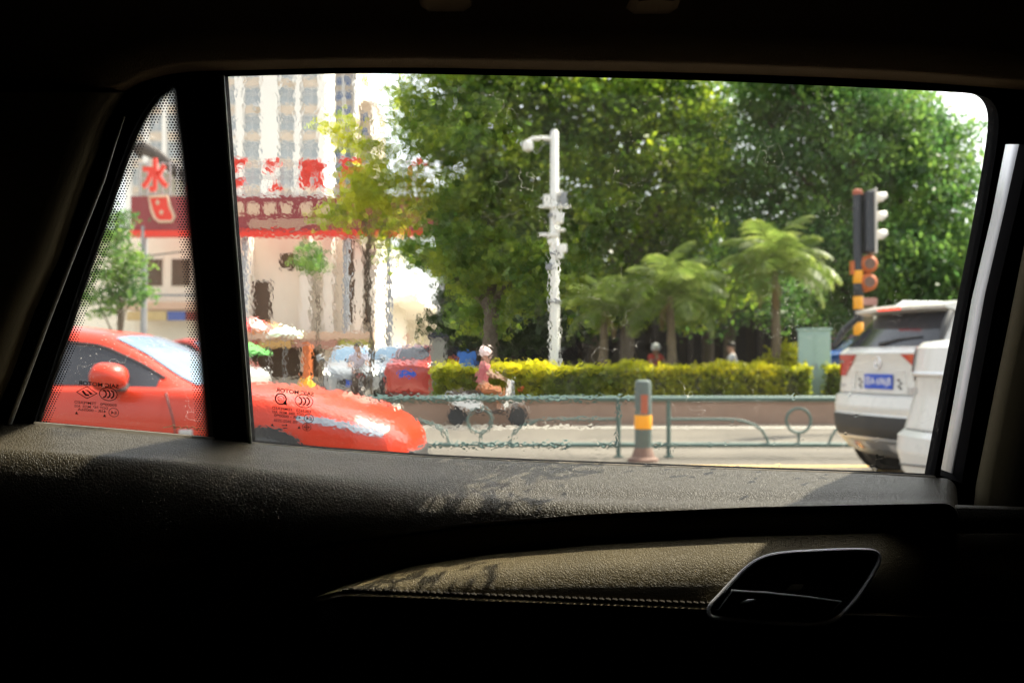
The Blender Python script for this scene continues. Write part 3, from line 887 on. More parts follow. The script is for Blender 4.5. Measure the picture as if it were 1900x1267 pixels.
def tree(name, label, px_base, Y, lobes_px, mat, per_m2=7, ll=0.15, lw=0.075, trunk_r=0.16, leaves_per=26, clump=0.22, group=None, trunk_top=None, depth=1.0, up=-0.2, core=0):
    X0 = xat(px_base, Y)
    root = thing(name, label, 'tree', (X0, Y, 0), 0, group)
    lobes = []
    for (px, py, r) in lobes_px:
        q = at(px, py, Y)
        rr = r * Y / F
        lobes.append((Vector((q.x - X0, rng.uniform(-0.8, 0.8) * depth, q.z)), rr))
    P = lobes_leaves(lobes, per_m2, clump, leaves_per)
    if core:
        Q = []
        for c, r in lobes:
            n_ = int(4 * pi * r * r * core)
            d_ = rng.standard_normal((n_, 3)); d_ /= np.linalg.norm(d_, axis=1)[:, None]
            Q.append(np.array(c) + d_ * (r * 0.72 * rng.random(n_) ** 0.5)[:, None] * np.array([1, 1, 0.8]))
        Q = np.vstack(Q)
        leaf_cloud('inner_foliage', Q, np.ones(len(Q)), 0.0, mat, root, 0.34, 0.22)
    leaf_cloud('crown', P, np.ones(len(P)), up, mat, root, ll, lw)
    b = MB()
    top = max(l[0].z for l in lobes) * 0.62 if trunk_top is None else trunk_top
    b.tube([(0, 0, -0.05), (0.03, 0.02, 0.25), (0.08, 0, top * 0.4), (-0.05, 0.05, top * 0.75), (0.05, 0, top)], [trunk_r * 1.5, trunk_r * 1.1, trunk_r, trunk_r * 0.8, trunk_r * 0.5], 9)
    for c, r in lobes:
        z0 = min(max(top * 0.45, c.z - 1.6 * r - 0.8), top * 0.95)
        p0 = Vector((0.02, 0, z0))
        mid = p0.lerp(c, 0.5) + Vector((rng.uniform(-.15, .15), rng.uniform(-.15, .15), 0.12))
        b.tube([p0, mid, c, c + Vector((rng.uniform(-.3, .3), 0, r * 0.5))], [trunk_r * 0.42, trunk_r * 0.3, trunk_r * 0.18, 0.012], 6)
    b.build('trunk', MT['bark'], root, smooth=True, ang=80)
    return root

# ------------------------------------------------------------------ planter, hedges, railing, bollard
b = MB()
b.box((20.2, 18.62, 0.18), (44.5, 0.24, 0.44)); b.box((20.2, 18.62, 0.425), (44.6, 0.30, 0.05))
pw = b.build('planter_wall', MT['kerb'], None, bevel=0.012)
tag(pw, 'low brown stone planter wall along the foot of the hedge', 'wall')
flat('planting_bed', -2.0, 42, 18.74, 27, 0.34, MT['soil'])
def hedge(label, x0, x1, y0, y1, z0, z1, n):
    root = thing('hedge', label, 'hedge', ((x0 + x1) / 2, (y0 + y1) / 2, z0), 0, 'clipped hedges in the planter')
    lx, ly, lz = x1 - x0, y1 - y0, z1 - z0
    b = MB()
    k = 40
    rows = []
    for i in range(k + 1):
        x = -lx / 2 + 0.06 + (lx - 0.12) * i / k
        w = 1 + 0.05 * sin(i * 1.7) + 0.04 * sin(i * 0.9)
        hh = lz * (0.86 + 0.03 * sin(i * 1.1))
        rows.append([(x, -ly * 0.40 * w, 0), (x, -ly * 0.43 * w, hh * 0.6), (x, -ly * 0.34, hh), (x, ly * 0.34, hh), (x, ly * 0.43 * w, hh * 0.6), (x, ly * 0.4 * w, 0)])
    b.loft(rows)
    b.build('twig_core', MT['hedge_core'], root)
    P = []
    for i in range(n):
        f = rng.random()
        bx = 0.05 * sin(0) 
        x = rng.uniform(-lx / 2, lx / 2)
        wv = 0.05 * sin(x * 3.1 + 1) + 0.035 * sin(x * 7.3) + 0.02 * sin(x * 17)
        if f < 0.5:
            y, z = -ly / 2 - wv * 0.6 + rng.normal(0.03, 0.035), rng.uniform(0, lz)
        elif f < 0.9:
            y, z = rng.uniform(-ly / 2, ly / 2), lz + wv + rng.normal(-0.02, 0.035)
        else:
            y, z = rng.uniform(-ly / 2, ly / 2), rng.uniform(0, lz); x = (lx / 2 + rng.normal(-0.02, 0.04)) * (1 if rng.random() < 0.5 else -1)
        P.append((x, y, z))
    P = np.array(P)
    hol = np.sin(P[:, 0] * 5.3 + 1) * np.sin(P[:, 2] * 9.0 + P[:, 0] * 2.1) + 0.5 * np.sin(P[:, 0] * 13.7 + P[:, 2] * 17)
    keep = (hol < 0.55) | (P[:, 2] > lz * 0.82) | (rng.random(len(P)) < 0.35)
    P = P[keep]
    new = P[:, 2] > lz * (0.66 + 0.3 * rng.random(len(P)))  # leaves in the upper part yellower, the rest greener
    leaf_cloud('foliage', P[~new], np.ones((~new).sum()), 0.1, MT['hedge_leaf_green'], root, 0.085, 0.055)
    leaf_cloud('top_leaves', P[new], np.ones(new.sum()), 0.5, MT['hedge_leaf'], root, 0.09, 0.05)
    k = int(lx * 9)
    T = np.stack([rng.uniform(-lx / 2, lx / 2, k), rng.uniform(-ly / 2, ly / 2, k)], 1)
    b = MB()
    Q = []
    for x, y in T:
        hh = lz + rng.uniform(0.03, 0.14)
        b.tube([(x, y, lz * 0.7), (x + rng.normal(0, .02), y, hh)], [0.004, 0.002], 4)
        Q += [(x + rng.normal(0, .015), y, hh - 0.03 * q_) for q_ in range(4)]
    b.build('stray_twigs', MT['bark'], root, kind='stuff')
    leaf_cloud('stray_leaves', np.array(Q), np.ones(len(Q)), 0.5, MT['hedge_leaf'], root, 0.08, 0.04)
    return root
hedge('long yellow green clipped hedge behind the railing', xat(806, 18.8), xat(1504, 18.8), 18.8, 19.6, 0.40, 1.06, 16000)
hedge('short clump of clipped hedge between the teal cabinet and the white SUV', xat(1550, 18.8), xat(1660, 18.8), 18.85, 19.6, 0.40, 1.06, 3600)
# bright shrub behind the hedge
sb = thing('croton_shrub', 'bright yellow green shrub behind the hedge next to the teal cabinet', 'shrub', (xat(1448, 20.6), 20.6, 0.34))
P = lobes_leaves([(Vector((0, 0, 0.75)), 0.42), (Vector((-0.3, 0, 0.5)), 0.32), (Vector((0.22, 0, 1.05)), 0.25), (Vector((0.3, 0, 0.5)), 0.3)], 30, 0.08, 16)
leaf_cloud('foliage', P, np.ones(len(P)), 0.2, MT['hedge_leaf'], sb, 0.13, 0.055)
b = MB()
for a in range(5):
    b.tube([(0, 0, 0), (0.15 * cos(a * 1.3), 0.1 * sin(a * 1.3), 0.5), (0.3 * cos(a * 1.3), 0.2 * sin(a * 1.3), 0.95)], [0.02, 0.014, 0.006], 5)
b.build('stem', MT['bark'], sb, smooth=True)

YR = 12.2
def railing(label, pxa, pxb, pxr, gap=0.0):
    xa, xb, xr = xat(pxa, YR), xat(pxb, YR), xat(pxr, YR)
    root = thing('railing', label, 'railing', (xr, YR, 0), 0, 'green median railing sections')
    xa, xb = xa - xr, xb - xr
    zt, zm, zb = 0.709, 0.46, 0.148
    MB().tube([(xa - gap, 0, zt), (xb + 0.02, 0, zt)], 0.036, 12).build('top_rail', MT['rail'], root, smooth=True)
    MB().tube([(xa - gap, 0, zb), (xb, 0, zb)], 0.030, 12).build('bottom_rail', MT['rail'], root, smooth=True)
    for x in (xa, xb):
        b = MB(); b.tube([(x, 0, 0), (x, 0, zt)], 0.028, 10); b.lathe([(0.06, 0), (0.06, 0.012), (0.03, 0.02)], (x, 0, 0), 12)
        b.build('post', MT['rail'], root, smooth=True)
    for s, xe in ((-1, xa), (1, xb)):
        pts = [(xe, 0, zm), (s * 0.95, 0, zm)] + [(s * (0.36 + 0.26 * (1 - t) ** 1.2 + 0.0 * t + 0.33 * max(0, 0.5 - t)), 0, zm - 0.005 - (zm - zb) * t ** 1.7) for t in (0, 0.2, 0.4, 0.6, 0.8, 1.0)]
        MB().tube(pts, 0.016, 8).build('scroll_bar', MT['rail'], root, smooth=True)
    MB().tube([(0.15 * cos(a * pi / 12), 0, 0.445 + 0.15 * sin(a * pi / 12)) for a in range(24)], 0.017, 8, closed=True).build('ring', MT['rail'], root, smooth=True)
    MB().tube([(0, 0, zb), (0, 0, 0.30)], 0.016, 8).build('ring_stem', MT['rail'], root, smooth=True)
railing('green railing section behind the nose of the red car', 633, 1147, 890)
railing('green railing section between the bollard and the white SUV', 1240, 1722, 1481, gap=xat(1240, YR) - xat(1147, YR) - 0.03)
bo = thing('bollard', 'grey green bollard with an amber band standing at the gap in the railing', 'bollard', (xat(1193, 11.7), 11.7, 0))
MB().lathe([(0.10, 0), (0.10, 0.50), (0.098, 0.90), (0.09, 0.935), (0.06, 0.95)], (0, 0, 0), 24).build('post', MT['bollard'], bo, smooth=True)
MB().lathe([(0.1025, 0.38), (0.1035, 0.385), (0.1035, 0.535), (0.1025, 0.54)], (0, 0, 0), 24).build('amber_band', MT['yellow'], bo, smooth=True)
b = MB()
rows = [[(0.1015 * cos(a), 0.1015 * sin(a), z) for a in np.linspace(-pi * 0.62, -pi * 0.36, 9)] for z in (0.56, 0.78)]
b.grid(rows); b.build('faded_red_patch', MT['rust'], bo, solid=0.002)
MB().lathe([(0.18, -0.01), (0.18, 0.03), (0.14, 0.05), (0.115, 0.12), (0.101, 0.16)], (0, 0, 0), 24).build('base', MT['rust_base'], bo, smooth=True)
# tall orange warning post far to the left
wp = thing('warning_post', 'slim orange warning post with amber foot beyond the red car hood', 'post', (xat(570, 26), 26, 0))
MB().lathe([(0.13, 0.4), (0.13, 1.55), (0.1, 1.62)], (0, 0, 0), 14).build('post', MT['orange'], wp, smooth=True)
MB().lathe([(0.26, 0), (0.26, 0.3), (0.2, 0.62), (0.135, 0.72)], (0, 0, 0), 14).build('foot', MT['yellow'], wp, smooth=True)

# ------------------------------------------------------------------ camera pole, traffic light, cabinet
YP = 20.0
k = YP / F
pp = thing('camera_pole', 'tall white steel pole with a short arm and drooping camera head', 'pole', (xat(1029, YP), YP, 0.0))
zt = at(0, 246, YP).z
MB().lathe([(0.16, 0), (0.16, 0.1), (0.11, 0.14), (0.095, zt * 0.5), (0.078, zt), (0.05, zt + 0.05)], (0, 0, 0), 18).build('shaft', MT['pole_white'], pp, smooth=True)
za = at(0, 258, YP).z
MB().tube([(0, 0, za), (-0.25, 0, za + 0.01), (-0.44, 0, za), (-0.53, 0, za - 0.06)], [0.05, 0.045, 0.042, 0.04], 10).build('arm', MT['pole_white'], pp, smooth=True)
b = MB(); b.lathe([(0.03, 0.10), (0.10, 0.07), (0.115, -0.02), (0.09, -0.10), (0.03, -0.13)], (-0.535, 0, za - 0.13), 14)
b.build('camera_head', MT['pole_white'], pp, smooth=True)
MB().tube([(-0.5, 0, za - 0.1), (-0.38, 0, za - 0.3), (-0.2, 0, za - 0.1), (0, 0, za - 0.06)], 0.008, 5).build('cable', MT['grey_metal'], pp)
def zz(py): return at(0, py, YP).z
for (py, dx, w_, h_, mt) in ((375, -0.16, 0.13, 0.26, 'pole_white'), (372, 0.17, 0.15, 0.30, 'grey_metal'), (385, 0.0, 0.62, 0.05, 'pole_white'), (405, 0.09, 0.16, 0.22, 'pole_white'), (437, -0.12, 0.42, 0.07, 'pole_white'), (462, 0.15, 0.18, 0.16, 'pole_white'), (495, -0.11, 0.15, 0.12, 'grey_metal'), (360, 0.12, 0.08, 0.12, 'pole_white'), (428, 0.1, 0.22, 0.05, 'pole_white'), (450, -0.1, 0.1, 0.1, 'pole_white'), (475, 0.12, 0.1, 0.14, 'pole_white')):
    MB().box((dx, -0.06, zz(py)), (w_, 0.16, h_)).build('equipment_box', MT[mt], pp, bevel=0.02)
for py in (400, 470, 560):
    MB().lathe([(0.125, -0.03), (0.135, -0.025), (0.135, 0.025), (0.125, 0.03)], (0, 0, zz(py)), 16).build('clamp_band', MT['grey_metal'], pp, smooth=True)

YT = 16.4
tl = thing('traffic_light', 'dark traffic light seen edge on upon an amber and black striped pole', 'traffic light', (xat(1593, YT), YT, 0))
def zt_(py): return at(0, py, YT).z
MB().tube([(0, 0, 0), (0, 0, zt_(360))], 0.075, 16).build('pole', MT['signal_black'], tl, smooth=True)
MB().lathe([(0.079, zt_(362)), (0.08, zt_(354)), (0.05, zt_(352))], (0, 0, 0), 16).build('pole_cap', MT['rust'], tl, smooth=True)
py = 502
i = 0
while py < 700:
    MB().lathe([(0.0765, zt_(py + 24)), (0.0785, zt_(py + 23.7)), (0.0785, zt_(py + 0.3)), (0.0765, zt_(py))], (0, 0, 0), 16).build('stripe', MT['yellow' if i % 2 == 0 else 'stripe_black'], tl, smooth=True)
    py += 24; i += 1
sw = (1619 - 1602) * YT / F
hx = xat(1611, YT) - xat(1593, YT)
hd_ = thing_head = MB().box((hx, -0.02, (zt_(357) + zt_(470)) / 2), (sw, 0.36, zt_(357) - zt_(470))).build('signal_head', MT['signal_black'], tl, bevel=0.03)
MB().box((hx + sw / 2 - 0.012, -0.02, (zt_(353) + zt_(473)) / 2), (0.035, 0.44, zt_(353) - zt_(473))).build('backing_rim', MT['visor'], tl, bevel=0.012)
for pyv in (372, 407, 441):
    b = MB()
    rows = []
    for xx, rr in ((0.0, 0.125), (0.12, 0.125), (0.21, 0.13)):
        lim = 0.62 if xx < 0.2 else 0.42
        rows.append([(hx + sw / 2 + xx, -0.02 + rr * cos(a), zt_(pyv) + rr * sin(a)) for a in np.linspace(pi / 2 - pi * lim, pi / 2 + pi * lim, 17)])
    b.grid(rows); v_ = b.build('visor', MT['visor'], tl, smooth=True, solid=0.006)
    MB().lathe([(0.115, 0.0), (0.08, 0.02), (0.02, 0.03)], (hx + sw / 2 + 0.012, -0.02, zt_(pyv)), 16, axis='x').build('lens', MT['tint_glass'], v_, smooth=True)
for py in (370, 455):
    MB().tube([(0, 0, zt_(py)), (hx, 0, zt_(py))], 0.02, 8).build('bracket', MT['grey_metal'], tl)
for pyv, px in ((490, 1612), (524, 1611)):
    c = (xat(px, YT) - xat(1593, YT), 0.05, zt_(pyv))
    o = MB().lathe([(0.10, -0.14), (0.145, -0.10), (0.15, 0.05), (0.155, 0.10), (0.14, 0.105)], c, 18, axis='y').build('round_signal', MT['orange'], tl, smooth=True)
    MB().lathe([(0.09, 0.0), (0.085, -0.012)], (c[0], c[1] - 0.139, c[2]), 14, axis='y').build('rear_cover', MT['rust_base'], o, smooth=True)
MB().box((0.06, 0.05, (zt_(480) + zt_(540)) / 2), (0.05, 0.1, zt_(480) - zt_(540))).build('signal_bracket', MT['orange'], tl)
MB().box((-0.09, 0.02, zt_(497)), (0.05, 0.12, 0.22)).build('push_button_box', MT['orange'], tl, bevel=0.01)
# notice board behind the pole
YN = 21.5
nb = thing('notice_board', 'brown notice board in a pale frame behind the striped pole', 'sign', (xat(1609, YN), YN, 0))
z0, z1 = at(0, 640, YN).z, at(0, 565, YN).z
MB().box((0, 0, (z0 + z1) / 2), (0.28, 0.04, z1 - z0)).build('board', M('olive_brown_board', (0.13, 0.10, 0.05), 0.6), nb)
for x in (-0.16, 0.16):
    MB().box((x, -0.01, z1 / 2 + 0.02), (0.045, 0.06, z1 + 0.04)).build('frame_post', MT['cream_w'], nb)
MB().box((0, -0.01, z1 + 0.06), (0.42, 0.08, 0.16)).build('header', MT['pink'], nb, bevel=0.01)

YC = 19.75
cb = thing('utility_cabinet', 'pale teal street cabinet standing at the end of the hedge', 'cabinet', (xat(1516, YC), YC + 0.2, 0.34), R(-16))
hC = at(0, 612, YC).z - 0.34
MB().box((0, 0, hC / 2), (0.62, 0.42, hC)).build('body', MT['cabinet'], cb, bevel=0.012)
MB().box((0, 0, hC + 0.015), (0.68, 0.48, 0.04)).build('lid', MT['cabinet'], cb, bevel=0.01)
for x in (-0.15, 0.15):
    d = MB().box((x, -0.215, hC * 0.5), (0.285, 0.014, hC * 0.9)).build('door', MT['cabinet'], cb, bevel=0.004)
    MB().box((x * 0.25, -0.226, hC * 0.5), (0.02, 0.012, 0.12)).build('handle', MT['grey_metal'], d)
cp = thing('concrete_post', 'grey concrete gate post at the rear end of the long hedge', 'post', (xat(813, 21.5), 21.5, 0))
zc = at(0, 628, 21.5).z
MB().box((0, 0, zc / 2), (0.30, 0.30, zc)).build('shaft', MT['concrete'], cp, bevel=0.02)
MB().box((0, 0, zc + 0.04), (0.38, 0.38, 0.08)).build('cap', M('dark_post_cap', (0.03, 0.03, 0.045), 0.7), cp, bevel=0.015)
bb = thing('blue_board', 'small bright blue board behind the scooter rider', 'board', (xat(866, 23), 23, 0))
q0, q1 = at(0, 688, 23).z, at(0, 652, 23).z
MB().box((0, 0, (q0 + q1) / 2), (0.42, 0.04, q1 - q0)).build('panel', MT['blue'], bb)
for x in (-0.17, 0.17): MB().tube([(x, 0.03, 0), (x, 0.03, q1)], 0.02, 6).build('leg', MT['grey_metal'], bb)

# ------------------------------------------------------------------ palms
def frond_mesh():
    b = MB()
    n = 26
    Lr = 1.75
    sp = []
    for i in range(n + 1):
        t = i / n
        a = R(66) - R(100) * t ** 1.3
        if i == 0: p = Vector((0, 0, 0))
        else: p = sp[-1][0] + Vector((cos(a), 0, sin(a))) * (Lr / n)
        sp.append((p, a))
    b.tube([q[0] for q in sp], [0.016 * (1 - 0.85 * i / n) for i in range(n + 1)], 5)
    for i in range(3, n + 1):
        for sub in (0.0, 0.5):
            p, a = sp[i]
            if sub and i < n: p = p.lerp(sp[i + 1][0], 0.5)
            t = (i + sub) / n
            ln = 0.56 * (sin(pi * min(t * 0.86 + 0.12, 1)) ** 0.7) + 0.05
            T = Vector((cos(a), 0, sin(a)))
            for s in (-1, 1):
                d = (T * 0.55 + Vector((0, s, 0)) * 0.9 + Vector((0, 0, -0.25 + random.uniform(-0.25, 0.15)))).normalized()
                wv = T * 0.015
                tip = p + d * ln * random.uniform(0.85, 1.1) + Vector((0, 0, -0.16 * ln))
                m1 = p + d * ln * 0.5
                o = len(b.v)
                b.v += [tuple(p - wv * 0.5), tuple(m1 - wv), tuple(tip), tuple(m1 + wv), tuple(p + wv * 0.5)]
                b.f.append((o, o + 1, o + 2, o + 3, o + 4))
    return b
random.seed(3)
fr0 = frond_mesh()
fme = None
def palm(label, px, Y, py_crown, sc_, nf, seed):
    global fme
    random.seed(seed)
    root = thing('palm_tree', label, 'palm tree', (xat(px, Y), Y, 0.3), random.uniform(0, 6), 'young palms behind the hedge')
    zc = at(px, py_crown, Y).z - 0.3
    b = MB()
    pts, rad = [], []
    for i in range(13):
        t = i / 12
        pts.append((0.05 * sin(t * 2 + seed), 0.04 * sin(t * 1.5), zc * t)); rad.append((0.11 - 0.04 * t) * (1.08 if i % 2 else 0.96))
    b.tube(pts, rad, 9)
    b.build('trunk', MT['palm_bark'], root, smooth=True)
    top = Vector(pts[-1])
    for i in range(nf):
        if fme is None:
            o = fr0.build('frond', MT['palm_leaf'], root)
            fme = o.data
        else:
            o = mkobj('frond', fme, root)
        o.location = top + Vector((0, 0, -0.05))
        t = i / nf
        o.rotation_euler = (random.uniform(-0.3, 0.3), R(-36 + 98 * t) + random.uniform(-0.12, 0.12), i * 2.4 + random.uniform(-0.2, 0.2))
        s = sc_ * random.uniform(0.85, 1.1)
        o.scale = (s, s, s)
    for i in range(2):                    # withered fronds hanging against the trunk
        o = mkobj('withered_frond', fme.copy(), root)
        o.data.materials[0] = MT['dead_leaf']
        o.location = top + Vector((0, 0, -0.12))
        o.rotation_euler = (0, R(78 + 10 * i), i * 2.2 + seed)
        o.scale = (sc_ * 0.55, sc_ * 0.28, sc_ * 0.45)
palm('palm with arching fronds between the camera pole and the taller palm', 1245, 20.2, 548, 0.78, 22, 2)
palm('tallest palm close to the teal cabinet', 1437, 20.4, 505, 0.84, 24, 5)
palm('low palm whose fronds brush the white camera pole', 1118, 21.0, 575, 0.68, 14, 9)

# ------------------------------------------------------------------ trees
tree('shade_tree', 'airy light green tree in front of the red roof sign', 684, 24.0, [(640, 240, 34), (700, 330, 40), (800, 370, 30), (670, 285, 45), (655, 345, 48), (700, 370, 50), (640, 395, 38), (740, 400, 45), (765, 350, 34), (600, 395, 22), (690, 425, 30)],
     MT['leaf_y'], per_m2=5.0, leaves_per=17, clump=0.17, trunk_r=0.045, ll=0.17, lw=0.085, group='trees behind the hedge', depth=0.5)
tree('shade_tree', 'large bright tree left of the white camera pole', 905, 24.0, [(775, 190, 66), (880, 170, 105), (990, 180, 105), (800, 275, 60), (900, 300, 110), (985, 330, 100), (850, 400, 75), (930, 450, 95), (860, 500, 62),
     (905, 575, 62), (1000, 500, 80), (770, 470, 40), (960, 80, 110), (820, 90, 80), (1040, 250, 70), (1040, 420, 60)], MT['leaf_b'], per_m2=3.0, core=6, leaves_per=44, clump=0.27, ll=0.17, lw=0.09, trunk_r=0.17, group='trees behind the hedge')
tree('shade_tree', 'yellow green tree right of the white camera pole', 1160, 24.8, [(1110, 190, 105), (1220, 200, 95), (1130, 300, 110), (1245, 320, 100), (1090, 420, 90), (1190, 430, 100), (1290, 420, 75), (1110, 540, 80), (1215, 545, 80), (1300, 540, 70),
     (1180, 90, 110), (1060, 80, 80), (1290, 230, 60), (1310, 310, 60), (1285, 130, 60)], MT['leaf_a'], per_m2=3.0, core=6, leaves_per=42, clump=0.27, ll=0.17, lw=0.09, trunk_r=0.17, group='trees behind the hedge')
tree('shade_tree', 'big dark green fig tree behind the traffic light', 1600, 24.0, [(1460, 190, 80), (1550, 195, 100), (1660, 225, 95), (1745, 262, 80), (1790, 345, 58), (1420, 290, 70), (1440, 370, 85), (1560, 320, 110), (1680, 350, 110), (1785, 430, 75),
     (1500, 460, 80), (1630, 470, 110), (1740, 500, 105), (1820, 530, 70), (1560, 560, 75), (1690, 585, 80), (1790, 600, 70), (1560, 90, 95), (1380, 440, 60), (1400, 210, 60), (1360, 330, 55), (1410, 130, 70), (1470, 100, 80)], MT['leaf_c'], per_m2=3.4, core=6, leaves_per=50, trunk_r=0.24, ll=0.15, lw=0.07, clump=0.26, group='trees behind the hedge', up=-0.6)
tree('shade_tree', 'mid green tree filling the gap behind the two larger palms', 1350, 27.5, [(1340, 260, 60), (1385, 330, 60), (1340, 400, 60), (1300, 330, 50), (1395, 500, 75), (1320, 560, 70), (1450, 560, 70), (1370, 150, 45)], MT['leaf_c'], per_m2=5, leaves_per=18, trunk_r=0.15, group='trees behind the hedge')
tree('street_tree', 'small dusty green tree seen through the corner quarter glass', 222, 36.0, [(215, 455, 42), (240, 500, 40), (200, 520, 42), (245, 545, 30), (185, 560, 30), (222, 410, 30)], MT['leaf_c'], per_m2=4, leaves_per=22, trunk_r=0.10, ll=0.2, lw=0.1, depth=0.5, trunk_top=3.4)
tree('street_tree', 'little round tree in front of the shop wall below the sign', 590, 40.0, [(575, 470, 20), (588, 490, 18), (566, 492, 16)], MT['leaf_c'], per_m2=6, leaves_per=18, trunk_r=0.06, ll=0.2, lw=0.1, depth=0.4)
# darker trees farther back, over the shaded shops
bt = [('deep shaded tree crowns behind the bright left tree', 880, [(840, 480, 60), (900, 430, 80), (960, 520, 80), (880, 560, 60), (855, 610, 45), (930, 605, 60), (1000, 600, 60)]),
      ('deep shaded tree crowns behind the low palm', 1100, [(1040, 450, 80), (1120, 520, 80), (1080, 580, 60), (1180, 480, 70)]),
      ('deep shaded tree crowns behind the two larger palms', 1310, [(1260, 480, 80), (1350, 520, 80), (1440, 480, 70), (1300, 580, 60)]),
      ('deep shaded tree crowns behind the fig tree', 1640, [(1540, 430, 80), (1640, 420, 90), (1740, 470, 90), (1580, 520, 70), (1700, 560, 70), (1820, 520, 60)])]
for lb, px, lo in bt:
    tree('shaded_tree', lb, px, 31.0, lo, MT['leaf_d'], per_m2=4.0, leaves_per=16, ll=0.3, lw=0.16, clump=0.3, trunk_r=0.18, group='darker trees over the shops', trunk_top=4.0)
# ------------------------------------------------------------------ cars
def make_wheel(root, c, r=0.32, w_=0.2, side=-1):
    o = MB().lathe([(r * 0.62, -w_ / 2), (r * 0.9, -w_ / 2), (r, -w_ * 0.32), (r, w_ * 0.32), (r * 0.9, w_ / 2), (r * 0.62, w_ / 2)], c, 24, axis='y').build('wheel', MT['tyre'], root, smooth=True)
    b = MB(); b.lathe([(r * 0.64, -0.01), (r * 0.64, 0.01), (r * 0.58, 0.012)], (c[0], c[1] + side * (w_ / 2 - 0.03), c[2]), 20, axis='y')
    for k in range(5):
        a = k * 2 * pi / 5 + 0.3
        b.tube([(c[0], c[1] + side * w_ / 2, c[2]), (c[0] + r * 0.6 * cos(a), c[1] + side * w_ / 2, c[2] + r * 0.6 * sin(a))], [r * 0.14, r * 0.08], 6)
    b.build('rim', MT['rim'], o, smooth=True)

class Sedan:
    """lower body as a loft along x, cabin as a second loft; patches are cut from the same surfaces"""
    ST = [(-2.30, .42, .78, .82, .45), (-2.24, .30, .90, .95, .70), (-2.0, .22, .97, 1.02, .84), (-1.5, .19, .99, 1.02, .90), (-0.6, .17, .99, 1.0, .915), (0.3, .17, .985, 1.0, .915), (0.8, .17, .965, 1.0, .91),
          (1.2, .17, .925, .985, .905), (1.6, .17, .855, .93, .885), (1.95, .18, .76, .84, .82), (2.16, .20, .68, .75, .69), (2.27, .26, .60, .66, .50), (2.31, .34, .54, .58, .30)]
    GH = [(-1.95, 1.0, .60, .80), (-1.75, 1.09, .60, .81), (-1.3, 1.27, .58, .82), (-0.9, 1.385, .57, .825), (-0.4, 1.43, .565, .825), (0.05, 1.375, .59, .825), (0.35, 1.235, .64, .82), (0.62, 1.07, .70, .80), (0.80, 0.985, .72, .77)]
    def __init__(s, sx=1.0, sz=1.0, sy=1.0):
        s.sx, s.sy, s.sz = sx, sy, sz
        s.stx = np.array([q[0] for q in s.ST])
    def st(s, x):
        return [float(np.interp(x, s.stx, [q[k] for q in s.ST])) for k in range(1, 5)]
    def half(s, x):
        zb, zs, zc, w = s.st(x)
        hgt = zs - zb
        ctrl = [(0, zb), (w * .70, zb), (w * .93, zb + .03), (w * .985, zb + .16 * hgt), (w * .99, zb + .45 * hgt), (w, zb + .66 * hgt), (w * .985, zb + .86 * hgt), (w * .93, zs - 0.012), (w * .80, zs + (zc - zs) * .45), (w * .45, zc - 0.006), (0, zc)]
        return catmull(ctrl, 3)
    def P(s, x, y, z): return (x * s.sx, y * s.sy, z * s.sz)
    def body(s):
        b = MB()
        xs_ = sorted(set(list(np.linspace(-2.30, 2.31, 60)) + list(np.linspace(1.9, 2.31, 12)) + list(np.linspace(-2.30, -2.0, 8))))
        rings = []
        for x in xs_:
            h = s.half(x)
            rings.append([s.P(x, -p[0], p[1]) for p in h] + [s.P(x, p[0], p[1]) for p in h[-2:0:-1]])
        return b.loft(rings)
    def ysurf(s, x, z):
        h = s.half(x)
        k = [p for p in h if True]
        i = int(np.argmax([p[0] for p in k]))
        zl = [p[1] for p in k[4:26]]
        return float(np.interp(z, zl, [p[0] for p in k[4:26]]))
    def side(s, xs_, zlo, zhi, off=0.004, sg=-1, nz=8):
        rows = []
        for x in xs_:
            a, c = zlo(x), zhi(x)
            rows.append([s.P(x, sg * (s.ysurf(x, a + (c - a) * j / nz) + off), a + (c - a) * j / nz) for j in range(nz + 1)])
        return MB().grid(rows)
    def gh(s, x):
        g = s.GH
        return [float(np.interp(x, [q[0] for q in g], [q[k] for q in g])) for k in (1, 2, 3)]
    def greenhouse(s):
        rings = []
        for x in np.linspace(-1.95, 0.80, 40):
            zt, wt, wb = s.gh(x)
            zb = 0.95
            ctrl = [(0, zb), (wb, zb), (wb * .985, zb + .02), (wt + (wb - wt) * .12, zt - .055 - (zt - zb) * .04), (wt * .93, zt - .018), (wt * .5, zt + .008), (0, zt + .016)]
            rings.append([s.P(x, -p[0], p[1]) for p in ctrl] + [s.P(x, p[0], p[1]) for p in ctrl[-2:0:-1]])
        return MB().loft(rings)
    def gside(s, x, v):
        zt, wt, wb = s.gh(x)
        a, c = (wb * .985, .97), (wt + (wb - wt) * .12, zt - .055 - (zt - .95) * .04)
        return a[0] + (c[0] - a[0]) * v, a[1] + (c[1] - a[1]) * v
    def side_glass(s, x0, x1, v0, v1, off=0.006, sg=-1, n=16):
        rows = []
        for x in np.linspace(x0, x1, n):
            r = []
            for j in range(7):
                y, z = s.gside(x, v0 + (v1 - v0) * j / 6)
                r.append(s.P(x, sg * (y + off), z + off * 0.3))
            rows.append(r)
        return MB().grid(rows)
    def top_patch(s, x0, x1, k, off=0.008, n=12):
        rows = []
        for x in np.linspace(x0, x1, n):
            zt, wt, wb = s.gh(x)
            row = []
            for u in np.linspace(-1, 1, 13):
                yy = abs(u) * k
                z = float(np.interp(yy, [0, .5, .93, 1.02], [zt + .016, zt + .008, zt - .018, zt - .05]))
                row.append(s.P(x + off * (1 if x > 0 else -1), u * k * wt, z + off))
            rows.append(row)
        return MB().grid(rows)

